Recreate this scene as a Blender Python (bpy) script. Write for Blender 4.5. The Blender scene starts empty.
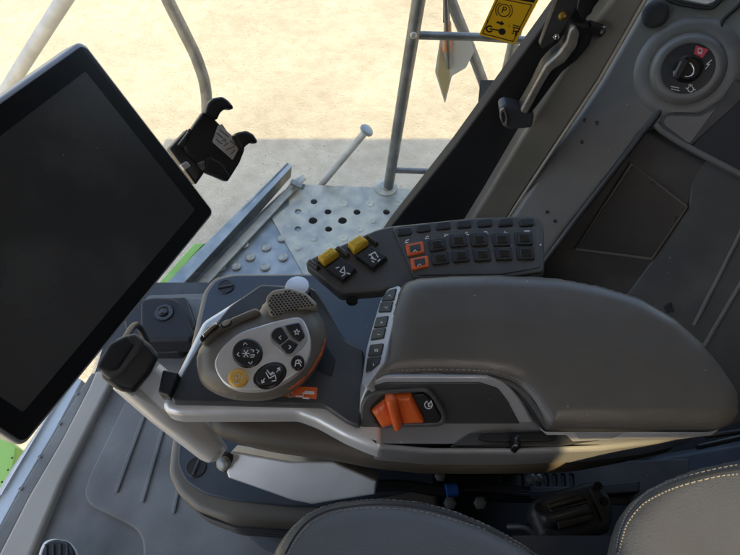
import bpy, bmesh, math, random
import numpy as np
from mathutils import Vector, Matrix, geometry
random.seed(4)
R = math.radians
sc = bpy.context.scene
C = sc.collection
# ------------------------------------------------------------------ camera
CX, CY, F = 370.0, 277.5, 556.0
PITCH = 55.0
CAM = Vector((0, 0, 1.15))
FW = Vector((0, math.cos(R(PITCH)), -math.sin(R(PITCH))))
UPV = Vector((0, math.sin(R(PITCH)), math.cos(R(PITCH))))
RT = Vector((1, 0, 0))
cd = bpy.data.cameras.new('camera'); co = bpy.data.objects.new('camera', cd); C.objects.link(co)
cd.sensor_width = 36; cd.lens = 36 * F / 740; cd.clip_start = 0.02; cd.clip_end = 500
co.location = CAM; co.rotation_euler = (R(90 - PITCH), 0, 0)
sc.camera = co

def ray(px, py):
    return FW + RT * ((px - CX) / F) - UPV * ((py - CY) / F)
def PD(px, py, d): return CAM + ray(px, py) * d
def PZ(px, py, z):
    r = ray(px, py); return CAM + r * ((z - CAM.z) / r.z)
def PY(px, py, y):
    r = ray(px, py); return CAM + r * (y / r.y)

class Plane:
    """a real plane in the place; hit() gives the point of it seen in a direction"""
    def __init__(s, p, n):
        s.p = Vector(p); s.n = Vector(n).normalized()
        if s.n.dot(CAM - s.p) < 0: s.n = -s.n
        s.u = (RT - s.n * RT.dot(s.n))
        if s.u.length < .1: s.u = UPV - s.n * UPV.dot(s.n)
        s.u.normalize(); s.v = s.n.cross(s.u)
    def hit(s, px, py):
        r = ray(px, py); return CAM + r * ((s.p - CAM).dot(s.n) / r.dot(s.n))
    def to2(s, q): d = q - s.p; return (d.dot(s.u), d.dot(s.v))
    def up(s, h): return Plane(s.p + s.n * h, s.n)
def ZP(z): return Plane((0, 0, z), (0, 0, 1))
def YP(y): return Plane((0, y, 0), (0, -1, 0))
def P3(a, b, c): return Plane(a, (b - a).cross(c - a))
def MP(px, py, z, k):
    p = PZ(px, py, z); return Plane(p, Vector((0, 0, 1)) * (1 - k) + (CAM - p).normalized() * k)

# ------------------------------------------------------------------ materials
def mat(name, col, rough=.5, metal=0, bump=0, bscale=400, btype='noise', var=0, vscale=8, col2=None, coat=0, spec=.5, dust=0):
    m = bpy.data.materials.new(name); m.use_nodes = True
    nt = m.node_tree; N = nt.nodes; L = nt.links; b = N['Principled BSDF']
    b.inputs['Base Color'].default_value = (*col, 1)
    b.inputs['Roughness'].default_value = rough; b.inputs['Metallic'].default_value = metal
    b.inputs['Specular IOR Level'].default_value = spec
    if coat: b.inputs['Coat Weight'].default_value = coat
    tc = N.new('ShaderNodeTexCoord')
    if var:
        nz = N.new('ShaderNodeTexNoise'); nz.inputs['Scale'].default_value = vscale; nz.inputs['Detail'].default_value = 6
        L.new(tc.outputs['Object'], nz.inputs['Vector'])
        rp = N.new('ShaderNodeValToRGB'); L.new(nz.outputs['Fac'], rp.inputs['Fac'])
        c2 = col2 or tuple(min(1, c * (1 + var)) for c in col); c1 = col if col2 else tuple(c * (1 - var) for c in col)
        rp.color_ramp.elements[0].position = .36; rp.color_ramp.elements[1].position = .64
        rp.color_ramp.elements[0].color = (*c1, 1); rp.color_ramp.elements[1].color = (*c2, 1)
        L.new(rp.outputs[0], b.inputs['Base Color'])
        mr = N.new('ShaderNodeMapRange'); mr.inputs[3].default_value = max(.03, rough - .1); mr.inputs[4].default_value = min(1, rough + .12)
        n2 = N.new('ShaderNodeTexNoise'); n2.inputs['Scale'].default_value = vscale * 2.3; n2.inputs['Detail'].default_value = 8
        L.new(tc.outputs['Object'], n2.inputs['Vector'])
        L.new(n2.outputs['Fac'], mr.inputs[0]); L.new(mr.outputs[0], b.inputs['Roughness'])
    if dust:
        vo = N.new('ShaderNodeTexVoronoi'); vo.inputs['Scale'].default_value = dust; L.new(tc.outputs['Object'], vo.inputs['Vector'])
        sp_ = N.new('ShaderNodeSeparateColor'); L.new(vo.outputs['Color'], sp_.inputs[0])
        th_ = N.new('ShaderNodeMath'); th_.operation = 'MULTIPLY'; th_.inputs[1].default_value = .075; L.new(sp_.outputs[1], th_.inputs[0])
        lt_ = N.new('ShaderNodeMath'); lt_.operation = 'LESS_THAN'; L.new(vo.outputs['Distance'], lt_.inputs[0]); L.new(th_.outputs[0], lt_.inputs[1])
        gt_ = N.new('ShaderNodeMath'); gt_.operation = 'GREATER_THAN'; gt_.inputs[1].default_value = .55; L.new(sp_.outputs[0], gt_.inputs[0])
        dn = N.new('ShaderNodeTexNoise'); dn.inputs['Scale'].default_value = 14; dn.inputs['Detail'].default_value = 8; L.new(tc.outputs['Object'], dn.inputs['Vector'])
        dr = N.new('ShaderNodeMapRange'); dr.inputs[1].default_value = .5; dr.inputs[2].default_value = .75; dr.inputs[3].default_value = 0; dr.inputs[4].default_value = .07; L.new(dn.outputs['Fac'], dr.inputs[0])
        mu_ = N.new('ShaderNodeMath'); mu_.operation = 'MULTIPLY'; L.new(lt_.outputs[0], mu_.inputs[0]); L.new(gt_.outputs[0], mu_.inputs[1])
        m2_ = N.new('ShaderNodeMath'); m2_.operation = 'MULTIPLY_ADD'; m2_.inputs[1].default_value = .55; L.new(mu_.outputs[0], m2_.inputs[0]); L.new(dr.outputs[0], m2_.inputs[2])
        mx_ = N.new('ShaderNodeMix'); mx_.data_type = 'RGBA'; L.new(m2_.outputs[0], mx_.inputs[0]); mx_.inputs[7].default_value = (.42, .38, .31, 1)
        if b.inputs['Base Color'].is_linked: L.new(b.inputs['Base Color'].links[0].from_socket, mx_.inputs[6])
        else: mx_.inputs[6].default_value = (*col, 1)
        L.new(mx_.outputs[2], b.inputs['Base Color'])
    if bump:
        if btype == 'noise':
            t = N.new('ShaderNodeTexNoise'); t.inputs['Detail'].default_value = 3; o = t.outputs['Fac']
        else:
            t = N.new('ShaderNodeTexVoronoi'); t.feature = 'DISTANCE_TO_EDGE'; o = t.outputs['Distance']
        t.inputs['Scale'].default_value = bscale
        L.new(tc.outputs['Object'], t.inputs['Vector'])
        bp = N.new('ShaderNodeBump'); bp.inputs['Strength'].default_value = bump; bp.inputs['Distance'].default_value = .0008
        L.new(o, bp.inputs['Height']); L.new(bp.outputs[0], b.inputs['Normal'])
    return m
M = dict(
    plastic=mat('dark_grey_plastic', (.045, .046, .047), .36, bump=.25, bscale=900, var=.12, vscale=14, dust=75),
    plastic2=mat('mid_grey_plastic', (.078, .077, .074), .4, bump=.25, bscale=900, var=.14, vscale=7, dust=50),
    taupe=mat('taupe_plastic', (.17, .155, .13), .36, bump=.2, bscale=900, var=.08, vscale=14),
    black=mat('black_plastic', (.018, .018, .019), .4, bump=.15, bscale=700),
    matte=mat('matte_black', (.012, .012, .013), .65),
    gloss=mat('gloss_black', (.012, .012, .014), .16, coat=.5),
    dimple=mat('screen_black', (.058, .054, .050), .24, var=.3, vscale=3.5, spec=.55, dust=60),  # cloudy lighter grey stands in for the cabin's reflection; specks are dust
    bezel=mat('bezel_black', (.006, .006, .007), .22),
    silver=mat('satin_silver', (.72, .72, .72), .33, .45, var=.05, vscale=20),
    silver2=mat('silver_paint', (.42, .43, .45), .38, .35, bump=.1, bscale=1500, var=.05, vscale=20),
    greyrim=mat('warm_grey_rim', (.30, .27, .22), .45, bump=.2, bscale=900),
    navy=mat('blue_grey_lid', (.045, .06, .078), .42, bump=.2, bscale=800, var=.1, vscale=9, dust=60),
    leather=mat('leather', (.105, .097, .085), .34, bump=.28, bscale=420, btype='v', var=.1, vscale=10, dust=50),
    seat=mat('seat_leather', (.092, .085, .076), .36, bump=.4, bscale=380, btype='v', var=.08, vscale=9),
    thread=mat('thread', (.27, .255, .225), .8),
    orange=mat('orange_plastic', (.72, .13, .025), .42, var=.08, vscale=40),
    amber=mat('amber_button', (.72, .40, .06), .4, var=.05, vscale=60),
    yellow=mat('yellow_switch', (.74, .47, .04), .42, var=.1, vscale=60),
    sticker=mat('yellow_sticker', (.80, .47, .01), .5),
    ink=mat('ink', (.012, .012, .012), .6),
    white=mat('white_mark', (.75, .75, .75), .5),
    red=mat('red_mark', (.65, .06, .07), .45),
    galv=mat('galvanised_steel', (.42, .41, .35), .4, .4, bump=.3, bscale=60, var=.3, vscale=26, col2=(.64, .59, .45)),  # warm pale tone of reflected sun mixed into the worn mottling
    galvb=mat('bluish_galvanised_steel', (.28, .32, .33), .42, .4, bump=.3, bscale=60, col2=(.48, .50, .48), var=.3, vscale=16),  # bluish tone of the same steel; paints the platform's shaded side
    pipe=mat('galvanised_pipe', (.22, .225, .22), .45, .6, bump=.3, bscale=120, var=.2, vscale=30),
    mat_=mat('blue_grey_rubber', (.18, .18, .168), .6, bump=.4, bscale=300, var=.22, vscale=9, dust=70),
    green=mat('green_paint', (.30, .55, .10), .35, coat=.3, var=.05),
    sill=mat('pale_painted_sill', (.55, .62, .66), .4, var=.06),
    sillw=mat('white_painted_sill', (.78, .77, .72), .45),
    liner=mat('beige_panel', (.40, .37, .31), .5, bump=.25, bscale=700, var=.06, vscale=6),
    roof=mat('headliner', (.20, .195, .19), .9),
    brass=mat('brass', (.6, .4, .1), .3, 1),
    blue=mat('blue_tape', (.02, .13, .45), .5),
    paper=mat('paper_label', (.62, .60, .57), .6, var=.08, vscale=200),
    chrome=mat('chrome', (.7, .7, .7), .15, 1),
    grille=mat('tan_mesh', (.34, .30, .24), .5),
    paleyel=mat('pale_yellow_plastic', (.62, .50, .26), .5), paleor=mat('pale_orange_plastic', (.70, .30, .13), .5),
    dgrey=mat('charcoal_plastic', (.048, .052, .058), .42, bump=.3, bscale=700, dust=80),
    boxrim=mat('taupe_box_rim', (.15, .135, .11), .42, bump=.2, bscale=900),
    armsilver=mat('warm_silver_paint', (.66, .65, .62), .36, .25, var=.04, vscale=15),
    rimshade=mat('shaded_rim_grey', (.20, .205, .215), .33, bump=.15, bscale=900, var=.06, dust=50),  # rim silver darkened: its shade is put into this colour
    wallp=mat('warm_grey_wall_plastic', (.165, .16, .15), .34, bump=.3, bscale=800, var=.12, vscale=5, dust=45),
    tray=mat('tray_rubber', (.035, .036, .037), .75, bump=.6, bscale=900),
)
def ground_mat():
    m = bpy.data.materials.new('sandy_gravel'); m.use_nodes = True
    nt = m.node_tree; N = nt.nodes; L = nt.links; b = N['Principled BSDF']; b.inputs['Roughness'].default_value = .95
    b.inputs['Specular IOR Level'].default_value = .1
    tc = N.new('ShaderNodeTexCoord')
    def nz(s, d=6):
        n = N.new('ShaderNodeTexNoise'); n.inputs['Scale'].default_value = s; n.inputs['Detail'].default_value = d
        n.inputs['Roughness'].default_value = .65
        L.new(tc.outputs['Object'], n.inputs['Vector']); return n
    a = nz(9, 8); r = N.new('ShaderNodeValToRGB'); L.new(a.outputs['Fac'], r.inputs[0])
    r.color_ramp.elements[0].position = .3; r.color_ramp.elements[1].position = .7
    r.color_ramp.elements[0].color = (.35, .315, .24, 1); r.color_ramp.elements[1].color = (.44, .40, .315, 1)
    big = nz(1.3, 5); rb_ = N.new('ShaderNodeMapRange'); rb_.inputs[1].default_value = .3; rb_.inputs[2].default_value = .7; rb_.inputs[3].default_value = .82; rb_.inputs[4].default_value = 1.08
    L.new(big.outputs['Fac'], rb_.inputs[0])
    v = N.new('ShaderNodeTexVoronoi'); v.inputs['Scale'].default_value = 22; v.inputs['Randomness'].default_value = 1
    L.new(tc.outputs['Object'], v.inputs['Vector'])
    r2 = N.new('ShaderNodeValToRGB'); L.new(v.outputs['Distance'], r2.inputs[0])
    r2.color_ramp.elements[0].position = .1; r2.color_ramp.elements[1].position = .2
    r2.color_ramp.elements[0].color = (1, 1, 1, 1); r2.color_ramp.elements[1].color = (0, 0, 0, 1)
    sel = N.new('ShaderNodeSeparateColor'); L.new(v.outputs['Color'], sel.inputs[0])
    g = N.new('ShaderNodeMath'); g.operation = 'GREATER_THAN'; g.inputs[1].default_value = .72; L.new(sel.outputs[0], g.inputs[0])
    mu = N.new('ShaderNodeMath'); mu.operation = 'MULTIPLY'; L.new(g.outputs[0], mu.inputs[0]); L.new(r2.outputs[0], mu.inputs[1])
    st = N.new('ShaderNodeMix'); st.data_type = 'RGBA'; L.new(mu.outputs[0], st.inputs[0]); L.new(r.outputs[0], st.inputs[6])
    st.inputs[7].default_value = (.30, .265, .21, 1)
    sc_ = N.new('ShaderNodeVectorMath'); sc_.operation = 'SCALE'; L.new(st.outputs[2], sc_.inputs[0]); L.new(rb_.outputs[0], sc_.inputs['Scale'])
    L.new(sc_.outputs[0], b.inputs['Base Color'])
    f = nz(38, 8); bp = N.new('ShaderNodeBump'); bp.inputs['Strength'].default_value = .6; bp.inputs['Distance'].default_value = .04
    L.new(f.outputs['Fac'], bp.inputs['Height']); L.new(bp.outputs[0], b.inputs['Normal'])
    return m
M['ground'] = ground_mat()
def glass_mat():
    m = bpy.data.materials.new('window_glass'); m.use_nodes = True
    nt = m.node_tree; N = nt.nodes; L = nt.links; N.clear()
    o = N.new('ShaderNodeOutputMaterial'); t = N.new('ShaderNodeBsdfTransparent'); g = N.new('ShaderNodeBsdfGlossy')
    t.inputs[0].default_value = (.97, .985, .975, 1); g.inputs['Roughness'].default_value = .02
    mx = N.new('ShaderNodeMixShader'); mx.inputs[0].default_value = .035
    L.new(t.outputs[0], mx.inputs[1]); L.new(g.outputs[0], mx.inputs[2]); L.new(mx.outputs[0], o.inputs[0]); return m
M['glass'] = glass_mat()

# ------------------------------------------------------------------ object helpers
ORG = {}
def thing(name, label, cat, loc, group=None):
    o = bpy.data.objects.new(name, None); C.objects.link(o); o.empty_display_size = .02
    o.location = loc; o['label'] = label; o['category'] = cat
    if group: o['group'] = group
    ORG[o] = Vector(loc); return o
def link(name, me, parent, m, sharp=35):
    """link world-space mesh data as one object, origin at its parent's (or its own base)"""
    n = len(me.vertices); a = np.empty(n * 3, dtype=np.float32); me.vertices.foreach_get('co', a); a = a.reshape(-1, 3)
    if parent is not None: org = ORG[parent]
    else: org = Vector(((a[:, 0].min() + a[:, 0].max()) / 2, (a[:, 1].min() + a[:, 1].max()) / 2, a[:, 2].min()))
    a -= np.array(org, dtype=np.float32); me.vertices.foreach_set('co', a.ravel())
    me.materials.clear(); me.materials.append(M[m])
    me.polygons.foreach_set('use_smooth', [True] * len(me.polygons))
    try: me.set_sharp_from_angle(angle=R(sharp))
    except Exception: pass
    me.update()
    me.name = name
    o = bpy.data.objects.new(name, me); C.objects.link(o)
    if parent is not None: o.parent = parent
    else: o.location = org
    ORG[o] = Vector(org); return o
def tag(o, label, cat, group=None):
    o['label'] = label; o['category'] = cat
    if group: o['group'] = group
    return o
def lab(o, label): o['label'] = label; return o
def raw(name, vs, fs, m, parent=None, sharp=35):
    me = bpy.data.meshes.new(name); me.from_pydata([tuple(v) for v in vs], [], fs); me.validate()
    bm = bmesh.new(); bm.from_mesh(me); bmesh.ops.recalc_face_normals(bm, faces=bm.faces); bm.to_mesh(me); bm.free()
    return link(name, me, parent, m, sharp)

def fillet(pts, r, seg=5):
    if not r: return list(pts)
    out = []; n = len(pts)
    for i, p in enumerate(pts):
        a = Vector(pts[i - 1]).to_2d(); b = Vector(p).to_2d(); c = Vector(pts[(i + 1) % n]).to_2d()
        rr = min(r, (a - b).length * .48, (c - b).length * .48)
        s = b + (a - b).normalized() * rr; e = b + (c - b).normalized() * rr
        for k in range(seg + 1):
            t = k / seg; q = s * (1 - t) ** 2 + b * 2 * t * (1 - t) + e * t * t; out.append((q.x, q.y))
    return out
def catmull(pts, closed=True, seg=5):
    n = len(pts); out = []; V = [Vector(p) for p in pts]
    rng = range(n if closed else n - 1)
    for i in rng:
        if closed: p0, p1, p2, p3 = V[i - 1], V[i], V[(i + 1) % n], V[(i + 2) % n]
        else: p0, p1, p2, p3 = V[max(i - 1, 0)], V[i], V[i + 1], V[min(i + 2, n - 1)]
        for k in range(seg):
            t = k / seg
            out.append(.5 * ((2 * p1) + (p2 - p0) * t + (2 * p0 - 5 * p1 + 4 * p2 - p3) * t * t + (3 * p1 - p0 - 3 * p2 + p3) * t ** 3))
    if not closed: out.append(V[-1])
    return out
def area2(p): return sum(p[i - 1][0] * p[i][1] - p[i][0] * p[i - 1][1] for i in range(len(p))) / 2
def prep(pts, r, smooth):
    if len(pts[0]) == 3: return [Vector(p) for p in pts]
    if smooth: return [tuple(q) for q in catmull([Vector((a, b, 0)) for a, b in pts])]
    return fillet(pts, r)
def slab(name, pts, pl, t, m, parent=None, up=0, r=0, bev=.0006, holes=(), smooth=False, res=2, sharp=35):
    """a plate of real thickness: outline on plane pl, top face 'up' above it, t thick"""
    P = pl
    def cv(poly, rr, sm):
        if len(poly[0]) == 3: return [P.to2(Vector(q)) for q in poly]
        return [P.to2(P.hit(q[0], q[1])) for q in prep(poly, rr, sm)]
    cu = bpy.data.curves.new(name, 'CURVE'); cu.dimensions = '2D'; cu.fill_mode = 'BOTH'
    b = min(bev, t * .45)
    cu.extrude = t / 2 - b; cu.bevel_depth = b; cu.bevel_resolution = res; cu.offset = -b
    for k, poly in enumerate([pts] + list(holes)):
        q = cv(poly, r if k == 0 else (r or 0), smooth and k == 0)
        ar = area2(q)
        if (k == 0) == (ar < 0): q.reverse()
        sp = cu.splines.new('POLY'); sp.points.add(len(q) - 1); sp.use_cyclic_u = True
        for i, (x, y) in enumerate(q): sp.points[i].co = (x, y, 0, 1)
    ob = bpy.data.objects.new('tmp', cu); C.objects.link(ob)
    me = bpy.data.meshes.new_from_object(ob)
    bpy.data.objects.remove(ob); bpy.data.curves.remove(cu)
    c = P.p + P.n * (up - t / 2)
    mtx = Matrix(((P.u.x, P.v.x, P.n.x, c.x), (P.u.y, P.v.y, P.n.y, c.y), (P.u.z, P.v.z, P.n.z, c.z), (0, 0, 0, 1)))
    bm = bmesh.new(); bm.from_mesh(me); bmesh.ops.remove_doubles(bm, verts=bm.verts, dist=1e-6); bm.transform(mtx)
    bm.to_mesh(me); bm.free()
    o = link(name, me, parent, m, sharp)
    wn = o.modifiers.new('weighted_normal', 'WEIGHTED_NORMAL'); wn.keep_sharp = True; wn.weight = 100
    return o
def circ(c, rad, pl, n=20, k=1.0):
    """circle on the plane around 3D point c"""
    return [c + pl.u * rad * math.cos(2 * math.pi * i / n) + pl.v * rad * k * math.sin(2 * math.pi * i / n) for i in range(n)]
def ell(px, py, a, b, rot=0, n=28):
    cr, sr = math.cos(R(rot)), math.sin(R(rot)); out = []
    for i in range(n):
        x = a * math.cos(2 * math.pi * i / n); y = b * math.sin(2 * math.pi * i / n)
        out.append((px + x * cr - y * sr, py + x * sr + y * cr))
    return out
def cushion(name, pts, pl, H, Rr, skirt, m, parent=None, up=0, r=0, smooth=False, s=.004, crown=0, taper=1, power=2.0, wr=0, wrs=20, n_sk=1, sharp=50):
    """soft solid: height over pl rises from the outline over distance Rr like a rounded edge"""
    P = pl
    o2 = [P.to2(P.hit(q[0], q[1])) if len(q) == 2 or abs(q[2]) < 1e-9 else P.to2(Vector(q)) for q in prep(pts, r, smooth)] if len(pts[0]) == 2 else [P.to2(Vector(q)) for q in pts]
    if area2(o2) < 0: o2.reverse()
    # resample
    d = []
    for i in range(len(o2)):
        a = Vector(o2[i]); b = Vector(o2[(i + 1) % len(o2)]); n = max(1, int((b - a).length / s + .5))
        if (b - a).length < 1e-7: continue
        for k in range(n): d.append(a.lerp(b, k / n))
    B = np.array([tuple(v) for v in d]); nb = len(B); B2 = np.roll(B, -1, 0)
    x0, y0 = B.min(0); x1, y1 = B.max(0)
    G = np.array([(x + (s / 2 if j % 2 else 0), y) for j, y in enumerate(np.arange(y0, y1, s * .87)) for x in np.arange(x0, x1, s)])
    def dist(Q):
        out = np.full(len(Q), 1e9)
        for a, b in zip(B, B2):
            e = b - a; l = max(e @ e, 1e-14); t = np.clip(((Q - a) @ e) / l, 0, 1)
            dd = np.hypot(*(Q - a - t[:, None] * e).T); out = np.minimum(out, dd)
        return out
    ins = np.zeros(len(G), bool)
    for a, b in zip(B, B2):
        c = ((a[1] > G[:, 1]) != (b[1] > G[:, 1]))
        with np.errstate(all='ignore'): xx = (b[0] - a[0]) * (G[:, 1] - a[1]) / (b[1] - a[1] + 1e-15) + a[0]
        ins ^= c & (G[:, 0] < xx)
    G = G[ins]; dg = dist(G); G = G[dg > s * .45]
    allp = [Vector(p) for p in B] + [Vector(p) for p in G]
    vs, es, fs, *_ = geometry.delaunay_2d_cdt(allp, [(i, (i + 1) % nb) for i in range(nb)], [], 1, 1e-7)
    Q = np.array([tuple(v) for v in vs]); dd = dist(Q); dd[dd < 1e-6] = 0
    t = np.clip(dd / Rr, 0, 1); h = H * (1 - (1 - t) ** power) ** (1 / power)
    h += crown * np.clip(dd / max(dd.max(), 1e-6), 0, 1) ** .8
    if wr: 
        from mathutils import noise
        h += np.array([noise.noise(Vector((q[0] * wrs, q[1] * wrs, 0))) * wr for q in Q]) * np.clip(dd / Rr, 0, 1)
    V = [P.p + P.u * q[0] + P.v * q[1] + P.n * (up + hh) for q, hh in zip(Q, h)]
    F_ = [list(f) for f in fs]
    # skirt
    cen = B.mean(0); prev = []
    idx = {}
    for i, v in enumerate(vs): idx[(round(v.x, 6), round(v.y, 6))] = i
    ring = [idx.get((round(b[0], 6), round(b[1], 6))) for b in B]
    if all(k is not None for k in ring) and skirt:
        last = ring
        for k in range(1, n_sk + 1):
            f = k / n_sk; sc_ = 1 + (taper - 1) * f; base = len(V)
            for b in B:
                q = cen + (b - cen) * sc_; V.append(P.p + P.u * q[0] + P.v * q[1] + P.n * (up - skirt * f))
            new = list(range(base, base + nb))
            for i in range(nb): j = (i + 1) % nb; F_.append([last[i], last[j], new[j], new[i]])
            last = new
        F_.append(last[::-1])
    return raw(name, V, F_, m, parent, sharp)
def tube(name, pts, rad, m, parent=None, smooth=True, seg=8, flat=1.0):
    pts = [Vector(p) for p in pts]
    if smooth and len(pts) > 2: pts = catmull(pts, False, seg)
    V = []; Fs = []; n = 14; prev = None
    for i, p in enumerate(pts):
        t = (pts[min(i + 1, len(pts) - 1)] - pts[max(i - 1, 0)]).normalized()
        if prev is None: a = t.cross(Vector((0, 0, 1))); a = a if a.length > .05 else t.cross(Vector((1, 0, 0))); a.normalize()
        else: a = (prev - t * prev.dot(t)).normalized()
        prev = a; b = t.cross(a)
        rr = rad[min(i, len(rad) - 1)] if isinstance(rad, (list, tuple)) else rad
        for k in range(n):
            th = 2 * math.pi * k / n; V.append(p + a * rr * math.cos(th) + b * rr * flat * math.sin(th))
        if i:
            for k in range(n): j = (k + 1) % n; Fs.append([(i - 1) * n + k, (i - 1) * n + j, i * n + j, i * n + k])
    Fs.append(list(range(n))[::-1]); Fs.append([(len(pts) - 1) * n + k for k in range(n)])
    return raw(name, V, Fs, m, parent, 45)
def lathe(name, c, ax, prof, m, parent=None, n=32, k=1.0, ud=None, sharp=35):
    ax = Vector(ax).normalized(); u = ud or ax.cross(Vector((0, 1, .3))); u = (u - ax * u.dot(ax)).normalized(); v = ax.cross(u)
    V = []; Fs = []
    for i, (r_, h) in enumerate(prof):
        for q in range(n):
            th = 2 * math.pi * q / n; V.append(c + u * r_ * math.cos(th) + v * r_ * k * math.sin(th) + ax * h)
        if i:
            for q in range(n): j = (q + 1) % n; Fs.append([(i - 1) * n + q, (i - 1) * n + j, i * n + j, i * n + q])
    Fs.append(list(range(n))[::-1]); Fs.append([(len(prof) - 1) * n + q for q in range(n)])
    return raw(name, V, Fs, m, parent, sharp)
def bxm(x0, x1, y0, y1, z0, z1):
    V = [Vector((x, y, z)) for z in (z0, z1) for x, y in ((x0, y0), (x1, y0), (x1, y1), (x0, y1))]
    return V, [[0, 3, 2, 1], [4, 5, 6, 7], [0, 1, 5, 4], [1, 2, 6, 5], [2, 3, 7, 6], [3, 0, 4, 7]]
def strokes(name, lines, pl, w, m, parent, up=.0004, h=.0004):
    """raised marks: every polyline (pixel points) becomes a thin strip of width w px on the plane"""
    V = []; Fs = []; A = pl.up(up); B = pl.up(up - h)
    for ln in lines:
        for p, q in zip(ln[:-1], ln[1:]):
            d = Vector((q[0] - p[0], q[1] - p[1]))
            if d.length < 1e-6: continue
            d.normalize(); nn = Vector((-d.y, d.x)) * w / 2; d *= w * .3
            cs = [(p[0] - d.x + nn.x, p[1] - d.y + nn.y), (q[0] + d.x + nn.x, q[1] + d.y + nn.y), (q[0] + d.x - nn.x, q[1] + d.y - nn.y), (p[0] - d.x - nn.x, p[1] - d.y - nn.y)]
            k = len(V); top = [A.hit(*c) for c in cs]; V += top + [t - pl.n * h for t in top]
            Fs += [[k, k + 1, k + 2, k + 3]] + [[k + a, k + 4 + a, k + 4 + (a + 1) % 4, k + (a + 1) % 4] for a in range(4)]
    return raw(name, V, Fs, m, parent)
def arc(px, py, r, a0=0, a1=360, n=14, k=1.0, rot=0):
    o = []
    for i in range(n + 1):
        t = R(a0 + (a1 - a0) * i / n); x = r * math.cos(t); y = r * k * math.sin(t)
        o.append((px + x * math.cos(R(rot)) - y * math.sin(R(rot)), py + x * math.sin(R(rot)) + y * math.cos(R(rot))))
    return o
def sh(lines, px, py, s=1, rot=0):
    c, n = math.cos(R(rot)) * s, math.sin(R(rot)) * s
    return [[(px + x * c - y * n, py + x * n + y * c) for x, y in l] for l in lines]
def text(name, s, px, py, size, rot, pl, m, parent, up=.0005):
    cu = bpy.data.curves.new(name, 'FONT'); cu.body = s; cu.size = size; cu.align_x = 'CENTER'; cu.align_y = 'CENTER'
    ob = bpy.data.objects.new('tmp', cu); C.objects.link(ob)
    me = bpy.data.meshes.new_from_object(ob); bpy.data.objects.remove(ob)
    A = pl.up(up); c, n = math.cos(R(rot)), math.sin(R(rot))
    for v in me.vertices:
        x, y = v.co.x, -v.co.y; v.co = A.hit(px + x * c - y * n, py + x * n + y * c)
    return link(name, me, parent, m)
def stitches(name, pts3, parent, L=.0035, gap=.0022, rad=.0006, lift=0):
    pts = catmull(pts3, False, 12); V = []; Fs = []
    acc = 0; on = True; i = 0; cur = pts[0]; seg = []
    dense = []
    for a, b in zip(pts[:-1], pts[1:]):
        n = max(1, int((b - a).length / .0004))
        for k in range(n): dense.append(a.lerp(b, k / n))
    step = .0004; nL = int(L / step); nG = int(gap / step); i = 0
    while i + nL < len(dense):
        a, b = dense[i], dense[i + nL]; d = (b - a).normalized(); up = (CAM - a).normalized(); sd = d.cross(up).normalized(); k = len(V)
        V += [a - sd * rad, a + sd * rad, b + sd * rad, b - sd * rad]
        m_ = (a + b) / 2 + up * rad * 1.3
        V += [a.lerp(m_, .6) + up * rad * .5 - sd * rad * .3, a.lerp(m_, .6) + up * rad * .5 + sd * rad * .3, b.lerp(m_, .6) + up * rad * .5 + sd * rad * .3, b.lerp(m_, .6) + up * rad * .5 - sd * rad * .3]
        Fs += [[k + 4, k + 5, k + 6, k + 7], [k, k + 1, k + 5, k + 4], [k + 1, k + 2, k + 6, k + 5], [k + 2, k + 3, k + 7, k + 6], [k + 3, k, k + 4, k + 7]]
        i += nL + nG
    return raw(name, V, Fs, 'thread', parent)
def drape(pts, ob, lift=.0004):
    """drop seam points onto the surface they are sewn into"""
    me = ob.data; from mathutils.bvhtree import BVHTree
    off = ORG[ob]; bv = BVHTree.FromPolygons([v.co + off for v in me.vertices], [tuple(p.vertices) for p in me.polygons])
    out = []
    for px, py in pts:
        r = ray(px, py).normalized(); h = bv.ray_cast(CAM, r)
        if h[0] is not None: out.append(h[0] + h[1] * lift if h[1].dot(r) < 0 else h[0] - h[1] * lift)
    return out
def dense2(pts, seg=8): return [(q.x, q.y) for q in catmull([Vector((a, b, 0)) for a, b in pts], False, seg)]

# ================================================================== SETTING
GZ = -1.9
V, Fc = bxm(-60, 60, -40, 90, GZ - .3, GZ)
g = raw('ground', V, Fc, 'ground'); g['kind'] = 'structure'
# loose stones on the ground: nobody could count them
V = []; Fs = []
for i in range(1100):
    x = random.uniform(-4.5, 6); y = random.uniform(1.5, 8); s_ = random.uniform(.003, .011); k = len(V)
    for dx, dy, dz in ((1, 0, 0), (0, 1, 0), (-1, 0, 0), (0, -1, 0), (0, 0, .8)):
        V.append(Vector((x + dx * s_ * random.uniform(.6, 1.3), y + dy * s_ * random.uniform(.6, 1.3), GZ - .001 + dz * s_)))
    Fs += [[k, k + 1, k + 4], [k + 1, k + 2, k + 4], [k + 2, k + 3, k + 4], [k + 3, k, k + 4]]
M['stone'] = mat('small_stones', (.26, .22, .16), .9, var=.3, vscale=3)
o = raw('gravel', V, Fs, 'stone'); o['kind'] = 'stuff'; o['label'] = 'small loose stones on the pale sandy ground'

# cab floor and unseen roof
V, Fc = bxm(-.62, 1.3, -.75, .79, -.07, 0); o = raw('cab_floor', V, Fc, 'plastic'); o['kind'] = 'structure'
o = slab('unseen_cab_roof', [Vector(p + (1.83,)) for p in ((-1.75, -1.3), (.17, -1.3), (.17, -.60), (.44, -.60), (.44, -1.3), (1.5, -1.3), (1.5, 1.0), (-1.75, 1.0))], Plane((0, 0, 1.75), (0, 0, -1)), .08, 'roof', bev=.01); o['kind'] = 'structure'  # unseen roof, stretched to shade the ground; notch cut to sun the backrest

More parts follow.
